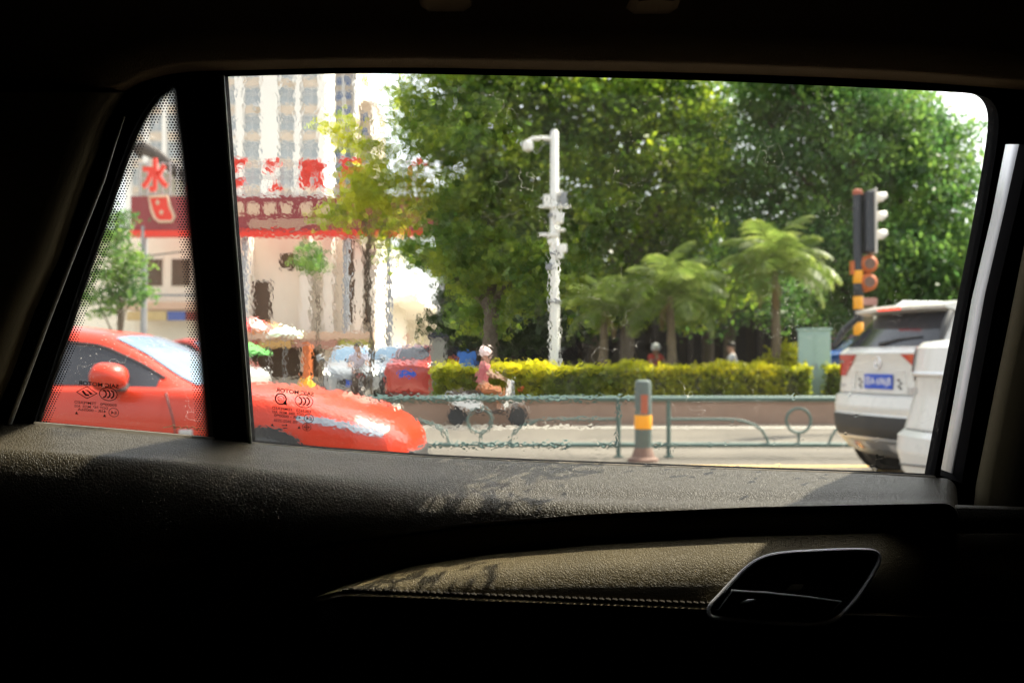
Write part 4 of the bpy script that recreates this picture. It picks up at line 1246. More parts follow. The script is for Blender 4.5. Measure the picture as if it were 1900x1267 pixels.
def sedan(name, label, cat, loc, rz, paint, sx=1.0, sz=1.0, sy=1.0, detail=False, lit=False, plate=False, group=None):
    s = Sedan(sx, sz, sy)
    root = thing(name, label, cat, loc, rz, group)
    s.body().build('body', paint, root, smooth=True, ang=60)
    s.greenhouse().build('cabin_roof', paint, root, smooth=True, ang=50)
    s.top_patch(0.10, 0.76, 0.90).build('windscreen', MT['screen_glass'], root, smooth=True)
    s.top_patch(-1.85, -1.05, 0.88).build('rear_window', MT['tint_glass'], root, smooth=True)
    for sg in (-1, 1):
        s.side_glass(-0.62, 0.52, 0.08, 0.90, sg=sg).build('side_window', MT['tint_glass'], root, smooth=True)
        s.side_glass(-1.45, -0.70, 0.08, 0.88, sg=sg).build('side_window', MT['tint_glass'], root, smooth=True)
        xl = np.linspace(1.55, 2.14, 12)
        tt = lambda x: (x - 1.55) / 0.59
        hl = s.side(xl, lambda x: 0.685 + 0.05 * sin(pi * 0.5 * (1 - tt(x))) - 0.06 * tt(x) + 0.02 * (1 - tt(x)), lambda x: 0.785 - 0.125 * tt(x) ** 1.3 + 0.02 * sin(pi * tt(x)), 0.010, sg)
        hl.build('headlight', MT['head_on' if lit else 'lamp_clear'], root, smooth=True)
        s.side(np.linspace(-2.22, -1.85, 8), lambda x: 0.72, lambda x: 0.90, 0.012, sg).build('tail_light', MT['lamp_red'], root, smooth=True)
        for xw in (1.32, -1.38):
            b = MB(); b.lathe([(0.375, -0.012), (0.375, 0.012)], (xw * sx, sg * (0.905 * sy), 0.345), 28, axis='y')
            b.build('wheel_arch', MT['tyre'], root)
            make_wheel(root, (xw * sx, sg * (0.86 * sy), 0.32), 0.32, 0.2, sg)
        m_ = MB()
        rows = []
        for t_, rx_, rz_ in ((-0.12, 0.055, 0.060), (-0.09, 0.085, 0.082), (-0.02, 0.108, 0.098), (0.05, 0.112, 0.100), (0.10, 0.100, 0.088), (0.135, 0.07, 0.055), (0.148, 0.03, 0.02)):
            rows.append([(0.30 * sx + (rx_ * 1.35 * max(cos(a), 0) + 0.45 * rx_ * min(cos(a), 0)) - 0.05 - 0.25 * max(t_, 0), sg * (0.99 * sy + t_), 1.06 * sz + rz_ * np.sign(sin(a)) * abs(sin(a)) ** 0.75) for a in np.linspace(0, 2 * pi, 21)[:-1]])
        m_.loft(rows)
        mr = m_.build('mirror', paint, root, smooth=True)
        MB().box((0.30 * sx, sg * 0.90 * sy, 0.985 * sz), (0.08, 0.16, 0.05)).build('mirror_stalk', MT['black_plastic'], mr, bevel=0.015)
        # door: its own skin with shut lines around it
        d = s.side(np.linspace(-0.66, 0.60, 22), lambda x: 0.27, lambda x: 0.955, 0.0035, sg, 14).build('door', paint, root, smooth=True)
        MB().box((-0.42 * sx, sg * 0.925 * sy, 0.80 * sz), (0.2, 0.03, 0.035)).build('handle', paint, d, bevel=0.012)
    g = MB(); g.box((2.27 * sx, 0, 0.43 * sz), (0.10, 0.95 * sy, 0.17)); g.build('grille', MT['black_plastic'], root, bevel=0.03)
    if plate:
        MB().box((-2.315 * sx, 0, 0.72 * sz), (0.02, 0.44, 0.14)).build('number_plate', MT['plate_blue'], root)
        MB().box((2.335 * sx, 0, 0.40 * sz), (0.02, 0.44, 0.14)).build('number_plate', MT['plate_blue'], root)
    if detail:
        for sg in (-1,):
            # shut line, painted shade along the body line, vent, window trim
            for xq in (0.607, -0.667):
                pts = [s.P(xq + 0.10 * sin(pi * (z - 0.27) / 0.7) * (1 if xq > 0 else 0), sg * (s.ysurf(xq, z) + 0.003), z) for z in np.linspace(0.27, 0.95, 14)]
                MB().tube(pts, 0.005, 5).build('shut_line', MT['decal'], root)
            s.side(np.linspace(-1.0, 0.9, 30), lambda x: 0.50 + 0.02 * x, lambda x: 0.52 + 0.02 * x, 0.0045, sg, 2).build('crease_shade', M('shadowed_red_crease', (0.40, 0.025, 0.01), 0.4), root)
            MB().box((0.78, sg * 0.915, 0.665), (0.10, 0.02, 0.055)).build('side_vent', MT['silver'], root, bevel=0.008)
            pts = [s.P(x, sg * (s.gside(x, 0.94)[0] + 0.006), s.gside(x, 0.94)[1]) for x in np.linspace(-1.5, 0.55, 24)]
            MB().tube(pts, 0.012, 6).build('window_trim', MT['black_plastic'], root, smooth=True)
            pts = [s.P(x, sg * (s.gside(x, 0.03)[0] + 0.008), s.gside(x, 0.03)[1]) for x in np.linspace(-1.5, 0.62, 24)]
            MB().tube(pts, 0.010, 6).build('window_trim', MT['black_plastic'], root, smooth=True)
            MB().box((0.28, sg * 0.80, 1.07), (0.02, 0.012, 0.16)).build('quarter_post', MT['black_plastic'], root)
    return root
sedan('red_car', 'glossy red car side on in the next lane, nose beside the bollard', 'car', (-3.02, 7.93, 0), R(-2.5), MT['red_paint'], detail=True)

# cars seen from behind: stacked plan outlines, with panels cut from the rear surface
class RearCar:
    def __init__(s, lv, rc=0.20, crown=0.10):
        s.lv, s.rc, s.crown = lv, rc, crown
        s.z = np.array([q[0] for q in lv])
    def xr(s, z): return float(np.interp(z, s.z, [q[1] for q in s.lv]))
    def w(s, z): return float(np.interp(z, s.z, [q[2] for q in s.lv]))
    def xf(s, z): return float(np.interp(z, s.z, [q[3] for q in s.lv]))
    def X(s, y, z):
        w = s.w(z); rc = min(s.rc, w * 0.45)
        x = s.xr(z) + s.crown * (y / w) ** 2
        k = abs(y) - (w - rc)
        if k > 0: x += rc - math.sqrt(max(rc * rc - k * k, 0))
        return x
    def body(s):
        rings = []
        for z in sorted(set(list(s.z) + list(np.linspace(s.z[0], s.z[-1], 40)))):
            w = s.w(z)
            ys = w * np.sin(np.linspace(-pi / 2, pi / 2, 35))
            ring = [(s.X(y, z), y, z) for y in ys]
            x0, xf = s.X(w, z), s.xf(z)
            ring += [(x0 + (xf - x0) * t, w, z) for t in (0.3, 0.6, 0.85)] + [(xf, w * 0.7, z), (xf + 0.04, 0, z), (xf, -w * 0.7, z)] + [(x0 + (xf - x0) * t, -w, z) for t in (0.85, 0.6, 0.3)]
            rings.append(ring)
        return MB().loft(rings)
    def patch(s, zs, ylo, yhi, off=0.006, n=14):
        rows = []
        for z in zs:
            a, c = ylo(z), yhi(z)
            rows.append([(s.X(a + (c - a) * j / n, z) - off, a + (c - a) * j / n, z) for j in range(n + 1)])
        return MB().grid(rows)
    def flank(s, x0, x1, z0, z1, sg, off=0.006, n=12):
        rows = []
        for z in np.linspace(z0, z1, 8):
            rows.append([(x, sg * (s.w(z) + off), z) for x in np.linspace(x0(z), x1(z), n)])
        return MB().grid(rows)

def plate_text(root, text, c, w_, h_, mat):
    P, Fs = text_pts(text, 0.004)
    b = MB()
    b.add([(c[0], c[1] + (0.5 - u) * w_, c[2] + (v - 0.5) * h_) for u, v in P], Fs)
    b.build('plate_characters', mat, root)

def white_suv():
    lv = [(.22, .27, .76, 4.2), (.30, .13, .84, 4.3), (.41, .04, .885, 4.35), (.50, .005, .905, 4.38), (.635, 0, .915, 4.4), (.655, .018, .915, 4.4), (.72, .01, .92, 4.4), (.82, .03, .92, 4.38), (.845, .075, .918, 4.35), (1.0, .085, .91, 4.25), (1.15, .075, .895, 4.0),
          (1.25, .052, .88, 3.4), (1.275, .075, .875, 3.3), (1.30, .12, .865, 3.15), (1.45, .235, .78, 2.8), (1.60, .35, .70, 2.45), (1.66, .40, .665, 2.3), (1.70, .50, .64, 2.2), (1.735, .75, .58, 2.05), (1.755, 1.1, .42, 1.9)]
    s = RearCar(lv)
    q = at(1616, 707, 9.75)
    rz = R(15)
    root = thing('white_suv', 'white SUV with blue number plate stopped beyond the railing end', 'car', (q.x, 9.72, 0), rz)
    s.body().build('body', MT['white_paint'], root, smooth=True, ang=35)
    W = lambda k: (lambda z: k * s.w(z))
    s.patch(np.linspace(1.315, 1.64, 14), W(-0.86), W(0.86), 0.008).build('rear_window', MT['tint_glass'], root, smooth=True)
    for sg in (-1, 1):
        s.flank(lambda z: s.X(s.w(z), z) + 0.12, lambda z: s.xf(z) - 0.45, 1.32, 1.62, sg).build('side_window', MT['tint_glass'], root, smooth=True)
        o = s.patch(np.linspace(1.02, 1.235, 9), (lambda z: 0.985 * s.w(z)) if sg > 0 else (lambda z: -0.985 * s.w(z)),
                    (lambda z: sg * (0.46 - 0.10 * (z - 1.02) / 0.2 + 0.16 * (1 - (z - 1.02) / 0.21)) ), 0.012)
        o = o.build('tail_light', MT['lamp_red'], root, smooth=True)
        s.patch(np.linspace(1.15, 1.18, 3), (lambda z: sg * 0.64), (lambda z: sg * 0.82), 0.015).build('lamp_bar', MT['lamp_clear'], o, smooth=True)
        for xw in (0.80, 3.5):
            b = MB(); b.lathe([(0.42, -0.012), (0.42, 0.012)], (xw, sg * 0.912, 0.40), 28, axis='y'); b.build('wheel_arch', MT['black_plastic'], root)
            make_wheel(root, (xw, sg * 0.85, 0.36), 0.36, 0.22, sg)
    s.patch(np.linspace(.42, .64, 8), W(-0.998), W(0.998), 0.006, 24).build('bumper_cladding', MT['black_plastic'], root, smooth=True)
    sk = s.patch(np.linspace(.24, .41, 7), W(-0.80), W(0.80), 0.012, 20).build('skid_plate', MT['silver'], root, smooth=True)
    for y in (-0.36, 0.36):
        s.patch(np.linspace(.28, .37, 4), lambda z: y - 0.2, lambda z: y + 0.2, 0.02, 8).build('skid_recess', MT['white_paint'], sk, smooth=True)
    s.patch(np.linspace(.29, .36, 3), lambda z: 0.30, lambda z: 0.42, 0.03, 4).build('fog_lamp', MT['lamp_red'], sk, smooth=True)
    s.patch(np.linspace(.405, .425, 3), W(-0.84), W(0.84), 0.018, 20).build('skid_lip', MT['chrome'], sk, smooth=True)
    # tailgate with its shut lines and plate recess
    tg = s.patch(np.linspace(.86, 1.24, 14), W(-0.80), W(0.80), 0.004, 20).build('tailgate', MT['white_paint'], root, smooth=True)
    for zl, kk in ((.848, .86), (1.0, 0)):
        if kk: s.patch(np.linspace(zl - .004, zl + .004, 2), W(-kk), W(kk), 0.005, 20).build('shut_line', MT['decal'], tg)
    rec = [(s.X(0.42 * a, z) - 0.010, 0.42 * a, z) for a, z in ((-1, .885), (1, .885), (0.9, 1.075), (-0.9, 1.075))]
    MB().tube(rec, 0.006, 6, closed=True).build('plate_recess', MT['white_paint'], tg, smooth=True)
    xp = s.X(0, 0.97) - 0.016
    npl = MB().box((xp, 0, 0.972), (0.012, 0.44, 0.145)).build('number_plate', MT['plate_blue'], root, bevel=0.003)
    plate_text(npl, '琼A·696J8', (xp - 0.008, 0, 0.972), 0.41, 0.105, MT['letter_white'])
    b = MB(); xe = s.X(0, 1.155) - 0.012
    b.tube([(xe, 0.045 * sin(a * pi / 10), 1.155 + 0.058 * cos(a * pi / 10)) for a in range(20)], 0.010, 6, closed=True)
    b.box((xe, 0, 1.155), (0.014, 0.10, 0.022)); b.build('emblem', MT['chrome'], root, smooth=True)
    for y in (-0.31, 0.31):
        b = MB()
        for dz, dy in ((0.03, 0.02), (0.0, -0.012), (-0.03, 0.016), (-0.05, -0.01)):
            b.box((s.X(y, .96) - 0.008, y + dy, 0.96 + dz), (0.004, 0.035, 0.02))
        b.build('sticker', MT['decal'], tg)
    MB().box((s.X(-0.62, .92) - 0.008, -0.62, .905), (0.006, 0.12, 0.03)).build('badge', MT['silver'], tg)
    MB().box((s.X(0.66, .93) - 0.008, 0.66, .925), (0.006, 0.12, 0.025)).build('badge', MT['silver'], tg)
    # spoiler, high brake lamp, wiper, roof rails
    rows = []
    for y in np.linspace(-0.70, 0.70, 17):
        k = 1 - 0.10 * (abs(y) / 0.7) ** 2
        c = 0.10 * (y / 0.7) ** 2
        rows.append([(0.20 + c, y, 1.665 * 1), (0.19 + c, y, 1.69), (0.45 + c * 0.5, y, 1.735 * k + 1.72 * (1 - k)), (0.75, y, 1.728), (0.60, y, 1.66), (0.33 + c, y, 1.635)])
    MB().loft(rows).build('roof_spoiler', MT['white_paint'], root, smooth=True, ang=35)
    MB().box((0.195, 0, 1.678), (0.02, 0.34, 0.022)).build('brake_lamp', MT['brake'], root, bevel=0.004)
    for sg in (-1, 1):
        MB().tube([(0.33, sg * 0.72, 1.62), (0.22, sg * 0.79, 1.50), (0.12, sg * 0.84, 1.33)], [0.03, 0.04, 0.02], 8).build('black_pillar_fin', MT['black_plastic'], root, smooth=True)
        MB().tube([(0.7, sg * 0.6, 1.735), (0.8, sg * 0.6, 1.79), (2.1, sg * 0.6, 1.79), (2.2, sg * 0.6, 1.73)], 0.018, 8).build('roof_rail', MT['silver'], root, smooth=True)
    MB().tube([(s.X(0.05, 1.335) - 0.02, 0.05, 1.335), (s.X(-0.2, 1.38) - 0.02, -0.2, 1.38), (s.X(-0.48, 1.40) - 0.02, -0.48, 1.40)], [0.02, 0.012, 0.006], 8).build('rear_wiper', MT['black_plastic'], root, smooth=True)
    MB().box((1.6, 0, 1.80), (0.2, 0.05, 0.09)).build('roof_antenna', MT['white_paint'], root, bevel=0.03)
white_suv()

def white_near():
    lv = [(.20, .26, .78, 4.2), (.28, .12, .86, 4.3), (.42, .03, .90, 4.4), (.55, 0, .915, 4.4), (.66, .01, .92, 4.4), (.70, .05, .90, 4.4), (.95, .085, .83, 4.3), (1.08, .08, .81, 4.2), (1.10, .06, .81, 4.1), (1.26, .085, .80, 3.5), (1.30, .13, .79, 3.2), (1.325, .36, .77, 3.1),
          (1.45, .62, .74, 2.7), (1.56, .90, .66, 2.4), (1.62, 1.2, .60, 2.3), (1.645, 1.5, .45, 2.2)]
    s = RearCar(lv, rc=0.24, crown=0.13)
    rz = R(14)
    q = at(1698, 760, 7.2)
    # the rear corner on the far side lies at local (0.35, 0.9)
    ox = q.x - (0.37 * cos(rz) - 0.92 * sin(rz)); oy = 7.2 - (0.37 * sin(rz) + 0.92 * cos(rz))
    root = thing('white_car', 'nearer white car with chrome tailgate strip cut off by the pillar', 'car', (ox, oy, 0), rz)
    s.body().build('body', MT['white_paint'], root, smooth=True, ang=35)
    W = lambda k: (lambda z: k * s.w(z))
    s.patch(np.linspace(1.345, 1.54, 10), W(-0.84), W(0.84), 0.008).build('rear_window', MT['tint_glass'], root, smooth=True)
    for sg in (-1, 1):
        o = s.patch(np.linspace(1.03, 1.27, 8), W(sg * 0.80), W(sg * 0.935), 0.010, 6).build('tail_light', MT['lamp_red'], root, smooth=True)
        s.patch(np.linspace(1.04, 1.26, 8), W(sg * 0.775), W(sg * 0.80), 0.012, 3).build('lamp_edge', MT['black_plastic'], o, smooth=True)
        s.patch(np.linspace(1.04, 1.26, 8), W(sg * 0.935), W(sg * 0.955), 0.012, 3).build('lamp_edge', MT['lamp_clear'], o, smooth=True)
        s.flank(lambda z: s.X(s.w(z), z) + 0.15, lambda z: s.xf(z) - 0.45, 1.35, 1.56, sg).build('side_window', MT['tint_glass'], root, smooth=True)
        for xw in (0.85, 3.5):
            b = MB(); b.lathe([(0.42, -0.012), (0.42, 0.012)], (xw, sg * 0.912, 0.40), 28, axis='y'); b.build('wheel_arch', MT['black_plastic'], root)
            make_wheel(root, (xw, sg * 0.85, 0.36), 0.36, 0.22, sg)
    MB().tube([(s.X(y, 1.085) - 0.012, y, 1.085) for y in np.linspace(-0.78, 0.78, 22)], 0.016, 8).build('chrome_strip', MT['chrome'], root, smooth=True)
    tg = s.patch(np.linspace(.72, 1.06, 10), W(-0.72), W(0.72), 0.004, 18).build('tailgate', MT['white_paint'], root, smooth=True)
    s.patch(np.linspace(.70, .708, 2), W(-0.75), W(0.75), 0.005, 18).build('shut_line', MT['decal'], tg)
    MB().tube([(s.X(y, .50 - 0.06 * abs(y)) - 0.006, y, .50 - 0.06 * abs(y)) for y in np.linspace(-0.85, 0.85, 22)], 0.006, 6).build('bumper_seam', MT['decal'], root)
    b = MB()
    for i in range(5): b.box((s.X(0.60, .97) - 0.008, 0.68 - i * 0.04, .965), (0.006, 0.026, 0.045))
    b.build('badge', MT['silver'], tg)
    xp = s.X(0, 0.93) - 0.016
    npl = MB().box((xp, 0.0, 0.90), (0.012, 0.44, 0.145)).build('number_plate', MT['plate_blue'], root, bevel=0.003)
    MB().box((0.40, 0, 1.35), (0.03, 0.3, 0.02)).build('brake_lamp', MT['lamp_red'], root)
    MB().tube([(0.40, 0.5, 1.36), (0.44, 0.3, 1.40), (0.48, 0.1, 1.42)], 0.02, 6).build('rear_wiper', MT['black_plastic'], root, smooth=True)
white_near()

# traffic farther off
P_ = lambda n, c: M(n, c, 0.3, var=0.05, coat=0.5)
grey_p, blue_p, red_p, blk_p, sil_p, navy_p = P_('grey_car_paint', (0.22, 0.24, 0.26)), P_('slate_car_paint', (0.16, 0.20, 0.25)), P_('dull_red_paint', (0.38, 0.04, 0.03)), P_('black_car_paint', (0.02, 0.02, 0.022)), P_('silver_car_paint', (0.42, 0.43, 0.42)), P_('blue_van_paint', (0.02, 0.12, 0.45))
sedan('parked_car', 'slate grey car facing the road with lit headlamps', 'car', (xat(632, 31), 31 + 2.2, 0), R(-80), grey_p, sz=1.18, lit=True, plate=True)
sedan('parked_car', 'blue grey car half hidden behind the person in the pale lilac shirt', 'car', (xat(716, 32), 32 + 2.2, 0), R(-100), blue_p, sz=1.2, plate=True)
sedan('parked_car', 'dull red car with dark rear window beside the concrete gate post', 'car', (xat(772, 27), 27 + 2.0, 0), R(84), red_p, sx=0.9, sz=1.15, sy=0.84, plate=True)
sedan('parked_car', 'black car parked far off, seen over the red car windscreen', 'car', (xat(290, 40), 40, 0), R(8), blk_p, sz=1.3)
sedan('parked_car', 'distant orange red car at the edge of the quarter glass', 'car', (xat(372, 37), 37, 0), R(-20), red_p, sz=1.4)
sedan('parked_car', 'silver car seen just past the red car windscreen', 'car', (xat(345, 27), 27, 0), R(160), sil_p, sz=0.98)
sedan('parked_car', 'blue car parked behind the teal cabinet', 'car', (xat(1620, 25), 25.5, 0.3), R(180), navy_p, sz=1.15, sx=0.8)
# ------------------------------------------------------------------ apartment towers
def tower(label, Y, px0, px1, cols, pier_px, top, wall_m, pane_m, st=3.0, depth=18, z_from=12, spandrel=None, ww_px=30, wh=1.75):
    X0, X1 = xat(px0, Y), xat(px1, Y)
    root = thing('apartment_tower', label, 'building', ((X0 + X1) / 2, Y, 0))
    xc = (X0 + X1) / 2
    MB().box((0, depth / 2, top / 2), (X1 - X0, depth, top)).build('wall', wall_m, root)
    for p, wpx in pier_px:
        MB().box((xat(p, Y) - xc, -0.35, top / 2), (wpx * Y / F, 1.0, top - 0.02)).build('pier', MT['tower_pier'], root)
    fme_ = pme = sme = None
    nst = int((top - z_from - 1) / st)
    for c in cols:
        x = xat(c, Y) - xc
        for k in range(nst):
            z = z_from + (k + 0.5) * st
            if fme_ is None:
                b = MB()
                ww = ww_px * Y / F
                for sx_ in (-1, 0, 1): b.box((sx_ * (ww / 2), -0.03, 0), (0.12, 0.16, wh + 0.12))
                for sz_ in (-1, 0.3, 1): b.box((0, -0.035, sz_ * wh / 2), (ww, 0.14, 0.11))
                o = b.build('window', MT['win_frame'], root); fme_ = o.data
                p_ = MB().box((0, 0, 0), (ww, 0.06, wh)).build('pane', pane_m, o); pme = p_.data
            else:
                o = mkobj('window', fme_, root)
                p_ = mkobj('pane', pme, o)
            o.location = (x, -0.03, z)
            if spandrel and k % 1 == 0:
                if sme is None:
                    q = MB().box((0, 0, 0), (ww * 1.05, 0.10, st - wh - 0.45)).build('spandrel', spandrel, root); sme = q.data
                else:
                    q = mkobj('spandrel', sme, root)
                q.location = (x, -0.03, z - st / 2)
    if spandrel:
        for k in range(26):
            c = cols[(k * 5) % len(cols)]
            o = MB().box((xat(c, Y) - xc + 0.55, -0.32, z_from + (k % nst) * st + 0.35), (0.85, 0.4, 0.6)).build('air_conditioner', MT['win_frame'], root, bevel=0.03)
    MB().box((0, depth / 2, top + 0.3), (X1 - X0 + 0.6, depth + 0.6, 0.6)).build('parapet', wall_m, root)
    return root
tower('white apartment tower with wide piers rising behind the red sign', 110, 232, 604, [254, 288, 322, 378, 424, 467, 532, 576], [(240, 10), (272, 8), (306, 7), (350, 26), (400, 16), (445, 14), (501, 34), (553, 12), (598, 14)], 52, MT['tower_wall'], MT['pane'], spandrel=MT['tower_peach'], z_from=14, depth=5)
tower('sand coloured apartment tower with small blue windows behind the white tower', 200, 590, 660, [606, 628, 645], [(594, 5), (617, 4), (636, 3), (658, 4)], 75, MT['tower_tan'], MT['pane_blue'], st=2.9, ww_px=11, z_from=30, wh=1.7)
tower('lower sand coloured stair block beside the tower with blue windows', 205, 655, 693, [676], [(658, 3), (691, 3)], at(0, 194, 205).z, MT['tower_tan'], MT['pane_blue'], st=2.9, ww_px=12, z_from=24, wh=1.7)
tower('narrow pale house glimpsed through the tree crowns', 52, 1268, 1336, [1292, 1318], [], at(0, 262, 52).z, MT['cream_w'], MT['pane'], st=2.8, ww_px=12, z_from=0.3, depth=8, wh=1.3)

# ------------------------------------------------------------------ roof sign
YS = 44.0
xs0 = xat(525, YS)
sg = thing('roof_sign', 'long maroon sign with big red characters above the cream shop', 'sign', (xs0, YS, 0))
def sx(px): return xat(px, YS) - xs0
def szz(py): return at(0, py, YS).z
MB().box(((sx(245) + sx(826)) / 2, 0, (szz(366) + szz(428)) / 2), (sx(826) - sx(245), 0.5, szz(366) - szz(428))).build('board', MT['maroon'], sg)
MB().box(((sx(245) + sx(826)) / 2, -0.04, (szz(429) + szz(440)) / 2), (sx(826) - sx(245) + 0.1, 0.6, szz(429) - szz(440))).build('bottom_strip', MT['sign_red'], sg)
for ch, c, wpx in (('水', 290, 50), ('上', 372, 48), ('码', 436, 54), ('头', 512, 50), ('歌', 583, 52), ('厅', 652, 46), ('广', 776, 44)):
    P, Fs = text_pts(ch, 0.035)
    w_ = wpx * YS / F; h_ = 62 * YS / F
    z0 = szz(358)
    n = len(P)
    b = MB()
    b.add([(sx(c) + (u - 0.5) * w_, -0.30, z0 + v * h_) for u, v in P], Fs)
    b.build('letter', MT['sign_red'], sg, solid=0.12)
b = MB()
for px in range(256, 830, 14): b.box((sx(px), 0.1, (szz(300) + szz(366)) / 2), (0.05, 0.05, szz(300) - szz(366)))
for py in (302, 330, 358): b.box(((sx(245) + sx(826)) / 2, 0.16, szz(py)), (sx(826) - sx(245), 0.05, 0.05))
b.build('lattice', MT['lattice'], sg)
for i, px in enumerate((443, 471, 503, 533, 569, 601, 634)):
    MB().box((sx(px), -0.27, szz(389)), (21 * YS / F, 0.05, 22 * YS / F)).build('cream_character_panel', MT['sign_cream'], sg, bevel=0.06)
for py, a, c in ((411, 462, 614), (417, 462, 614), (423, 466, 560)):
    MB().box(((sx(a) + sx(c)) / 2, -0.27, szz(py)), (sx(c) - sx(a), 0.04, 0.07)).build('cream_text_line', MT['sign_cream'], sg)
# emblem tablet on the rear end of the board
tb = [(279, 368), (284, 392), (290, 406), (298, 413), (322, 413), (326, 404), (318, 385), (313, 366)]
o = MB().tube([(sx(x), -0.30, szz(y)) for x, y in tb], 0.07, 6, closed=True).build('emblem_outline', MT['sign_cream'], sg, smooth=True)
MB().sheet([(sx(x), -0.26, szz(y)) for x, y in tb], (0, -1, 0), 0.03).build('emblem_face', MT['sign_red'], o)
for c in ((295, 378), (302, 396)):
    MB().ball((sx(c[0]), -0.30, szz(c[1])), (0.09, 0.04, 0.11), 10, 6).build('emblem_dot', MT['sign_cream'], o, smooth=True)
for px in (262, 450, 640, 720, 815):
    MB().tube([(sx(px), 0.3, 0), (sx(px), 0.3, szz(366))], 0.14, 8).build('support_post', MT['lattice'], sg)

# ------------------------------------------------------------------ cream shop building under the sign
YF = 46.0
xf0 = xat(430, YF)
sh = thing('shop_building', 'cream shop building with columns and brown openings under the maroon sign', 'building', (xf0, YF, 0))
def fx(px): return xat(px, YF) - xf0
def fz(py): return at(0, py, YF).z
def fbox(name, x0, x1, y0, y1, d0, d1, m, parent=sh, bevel=0):
    return MB().box(((fx(x0) + fx(x1)) / 2, (d0 + d1) / 2, (fz(y0) + fz(y1)) / 2), (fx(x1) - fx(x0), d1 - d0, fz(y0) - fz(y1))).build(name, m, parent, bevel=bevel)
fbox('wall', 120, 700, 432, 716, 0, 12, MT['cream'])
for a, c in ((448, 470), (562, 580), (604, 622), (660, 676), (690, 701)):
    fbox('column', a, c, 440, 690, -0.6, -0.002, MT['cream_w'])
for a, c, t_, bt_ in ((470, 502, 520, 620), (640, 658, 445, 600), (678, 689, 445, 600), (520, 545, 470, 500), (585, 600, 470, 505), (262, 300, 480, 530), (318, 352, 480, 530)):
    o = fbox('opening', a, c, t_, bt_, -0.05, 0.3, MT['brown_open'])
    fbox('opening_frame', a - 2, c + 2, t_ - 2, t_ + 1, -0.09, -0.055, MT['cream_w'], o)
fbox('balcony_band', 245, 395, 562, 576, -0.9, -0.003, MT['sign_cream'])
fbox('balcony_rail', 250, 395, 548, 552, -0.9, -0.8, MT['grey_metal'])
fbox('awning', 448, 700, 618, 632, -2.0, -0.003, MT['sign_cream'])
for i, (a, c, col) in enumerate(((250, 285, (0.5, 0.36, 0.16)), (287, 322, (0.55, 0.42, 0.2)), (324, 356, (0.08, 0.12, 0.35)), (358, 392, (0.24, 0.05, 0.04)), (452, 500, (0.45, 0.06, 0.05)), (503, 560, (0.5, 0.3, 0.1)), (563, 640, (0.4, 0.2, 0.15)), (643, 698, (0.35, 0.33, 0.06)))):
    o = fbox('shopfront', a, c, 636, 700, -0.12, -0.003, MT['brown_open'])
    fbox('fascia_sign', a, c, 580 if i < 4 else 634, 596 if i < 4 else 646, -1.0 if i < 4 else -2.1, -0.85 if i < 4 else -2.004, M('fascia', col, 0.6, var=0.2), o)
MB().tube([(fx(308), -3, 0), (fx(308), -3, fz(436))], 0.07, 8).build('utility_mast', MT['grey_metal'], sh)
MB().tube([(fx(262), -3, fz(498)), (fx(285), -3, fz(492)), (fx(330), -3, fz(486)), (fx(380), -3, fz(480))], 0.03, 5).build('cable', MT['decal'], sh)
# old tiled house ridge in front of the tower
og = thing('old_house', 'weathered grey gable roof rising behind the red characters', 'house', (xat(300, 60), 60, 0))
def ox(px): return xat(px, 60) - xat(300, 60)
def oz(py): return at(0, py, 60).z
MB().sheet([(ox(255), 0, 0), (ox(355), 0, 0), (ox(355), 0, oz(340)), (ox(300), 0, oz(318)), (ox(255), 0, oz(300))], (0, 1, 0), 6).build('wall', MT['concrete'], og)
MB().tube([(ox(252), -0.2, oz(284)), (ox(265), -0.2, oz(276)), (ox(290), -0.2, oz(288)), (ox(325), -0.2, oz(318)), (ox(358), -0.2, oz(336))], [0.5, 0.42, 0.34, 0.34, 0.4], 8).build('roof_ridge', MT['shade_wall'], og, smooth=True)
# receding row of low arcade shops
ra, rb = Vector((xat(640, 50), 50, 0)), Vector((xat(806, 92), 92, 0))
rw_ = thing('arcade_row', 'low beige arcade receding along the side street', 'building', ra, math.atan2((rb - ra).y, (rb - ra).x))
ln = (rb - ra).length
MB().box((ln / 2, 3, 2.1), (ln, 6, 4.2)).build('wall', MT['cream'], rw_)
MB().box((ln / 2, -0.3, 4.3), (ln + 0.4, 6.8, 0.3)).build('roof_slab', MT['cream_w'], rw_)
for i in range(9):
    MB().box((ln * (i + 0.5) / 9, -0.01, 1.3), (ln / 9 * 0.7, 0.1, 2.4)).build('opening', MT['brown_open'], rw_)
    MB().box((ln * i / 9 + 0.2, -0.25, 2.0), (0.5, 0.5, 4.1)).build('column', MT['cream_w'], rw_)
    MB().box((ln * (i + 0.5) / 9, -0.15, 2.9), (ln / 9 * 0.7, 0.15, 0.5)).build('fascia_sign', M('arcade_fascia', random.choice([(0.4, 0.36, 0.05), (0.45, 0.2, 0.15), (0.5, 0.42, 0.3), (0.3, 0.3, 0.1)]), 0.6), rw_)

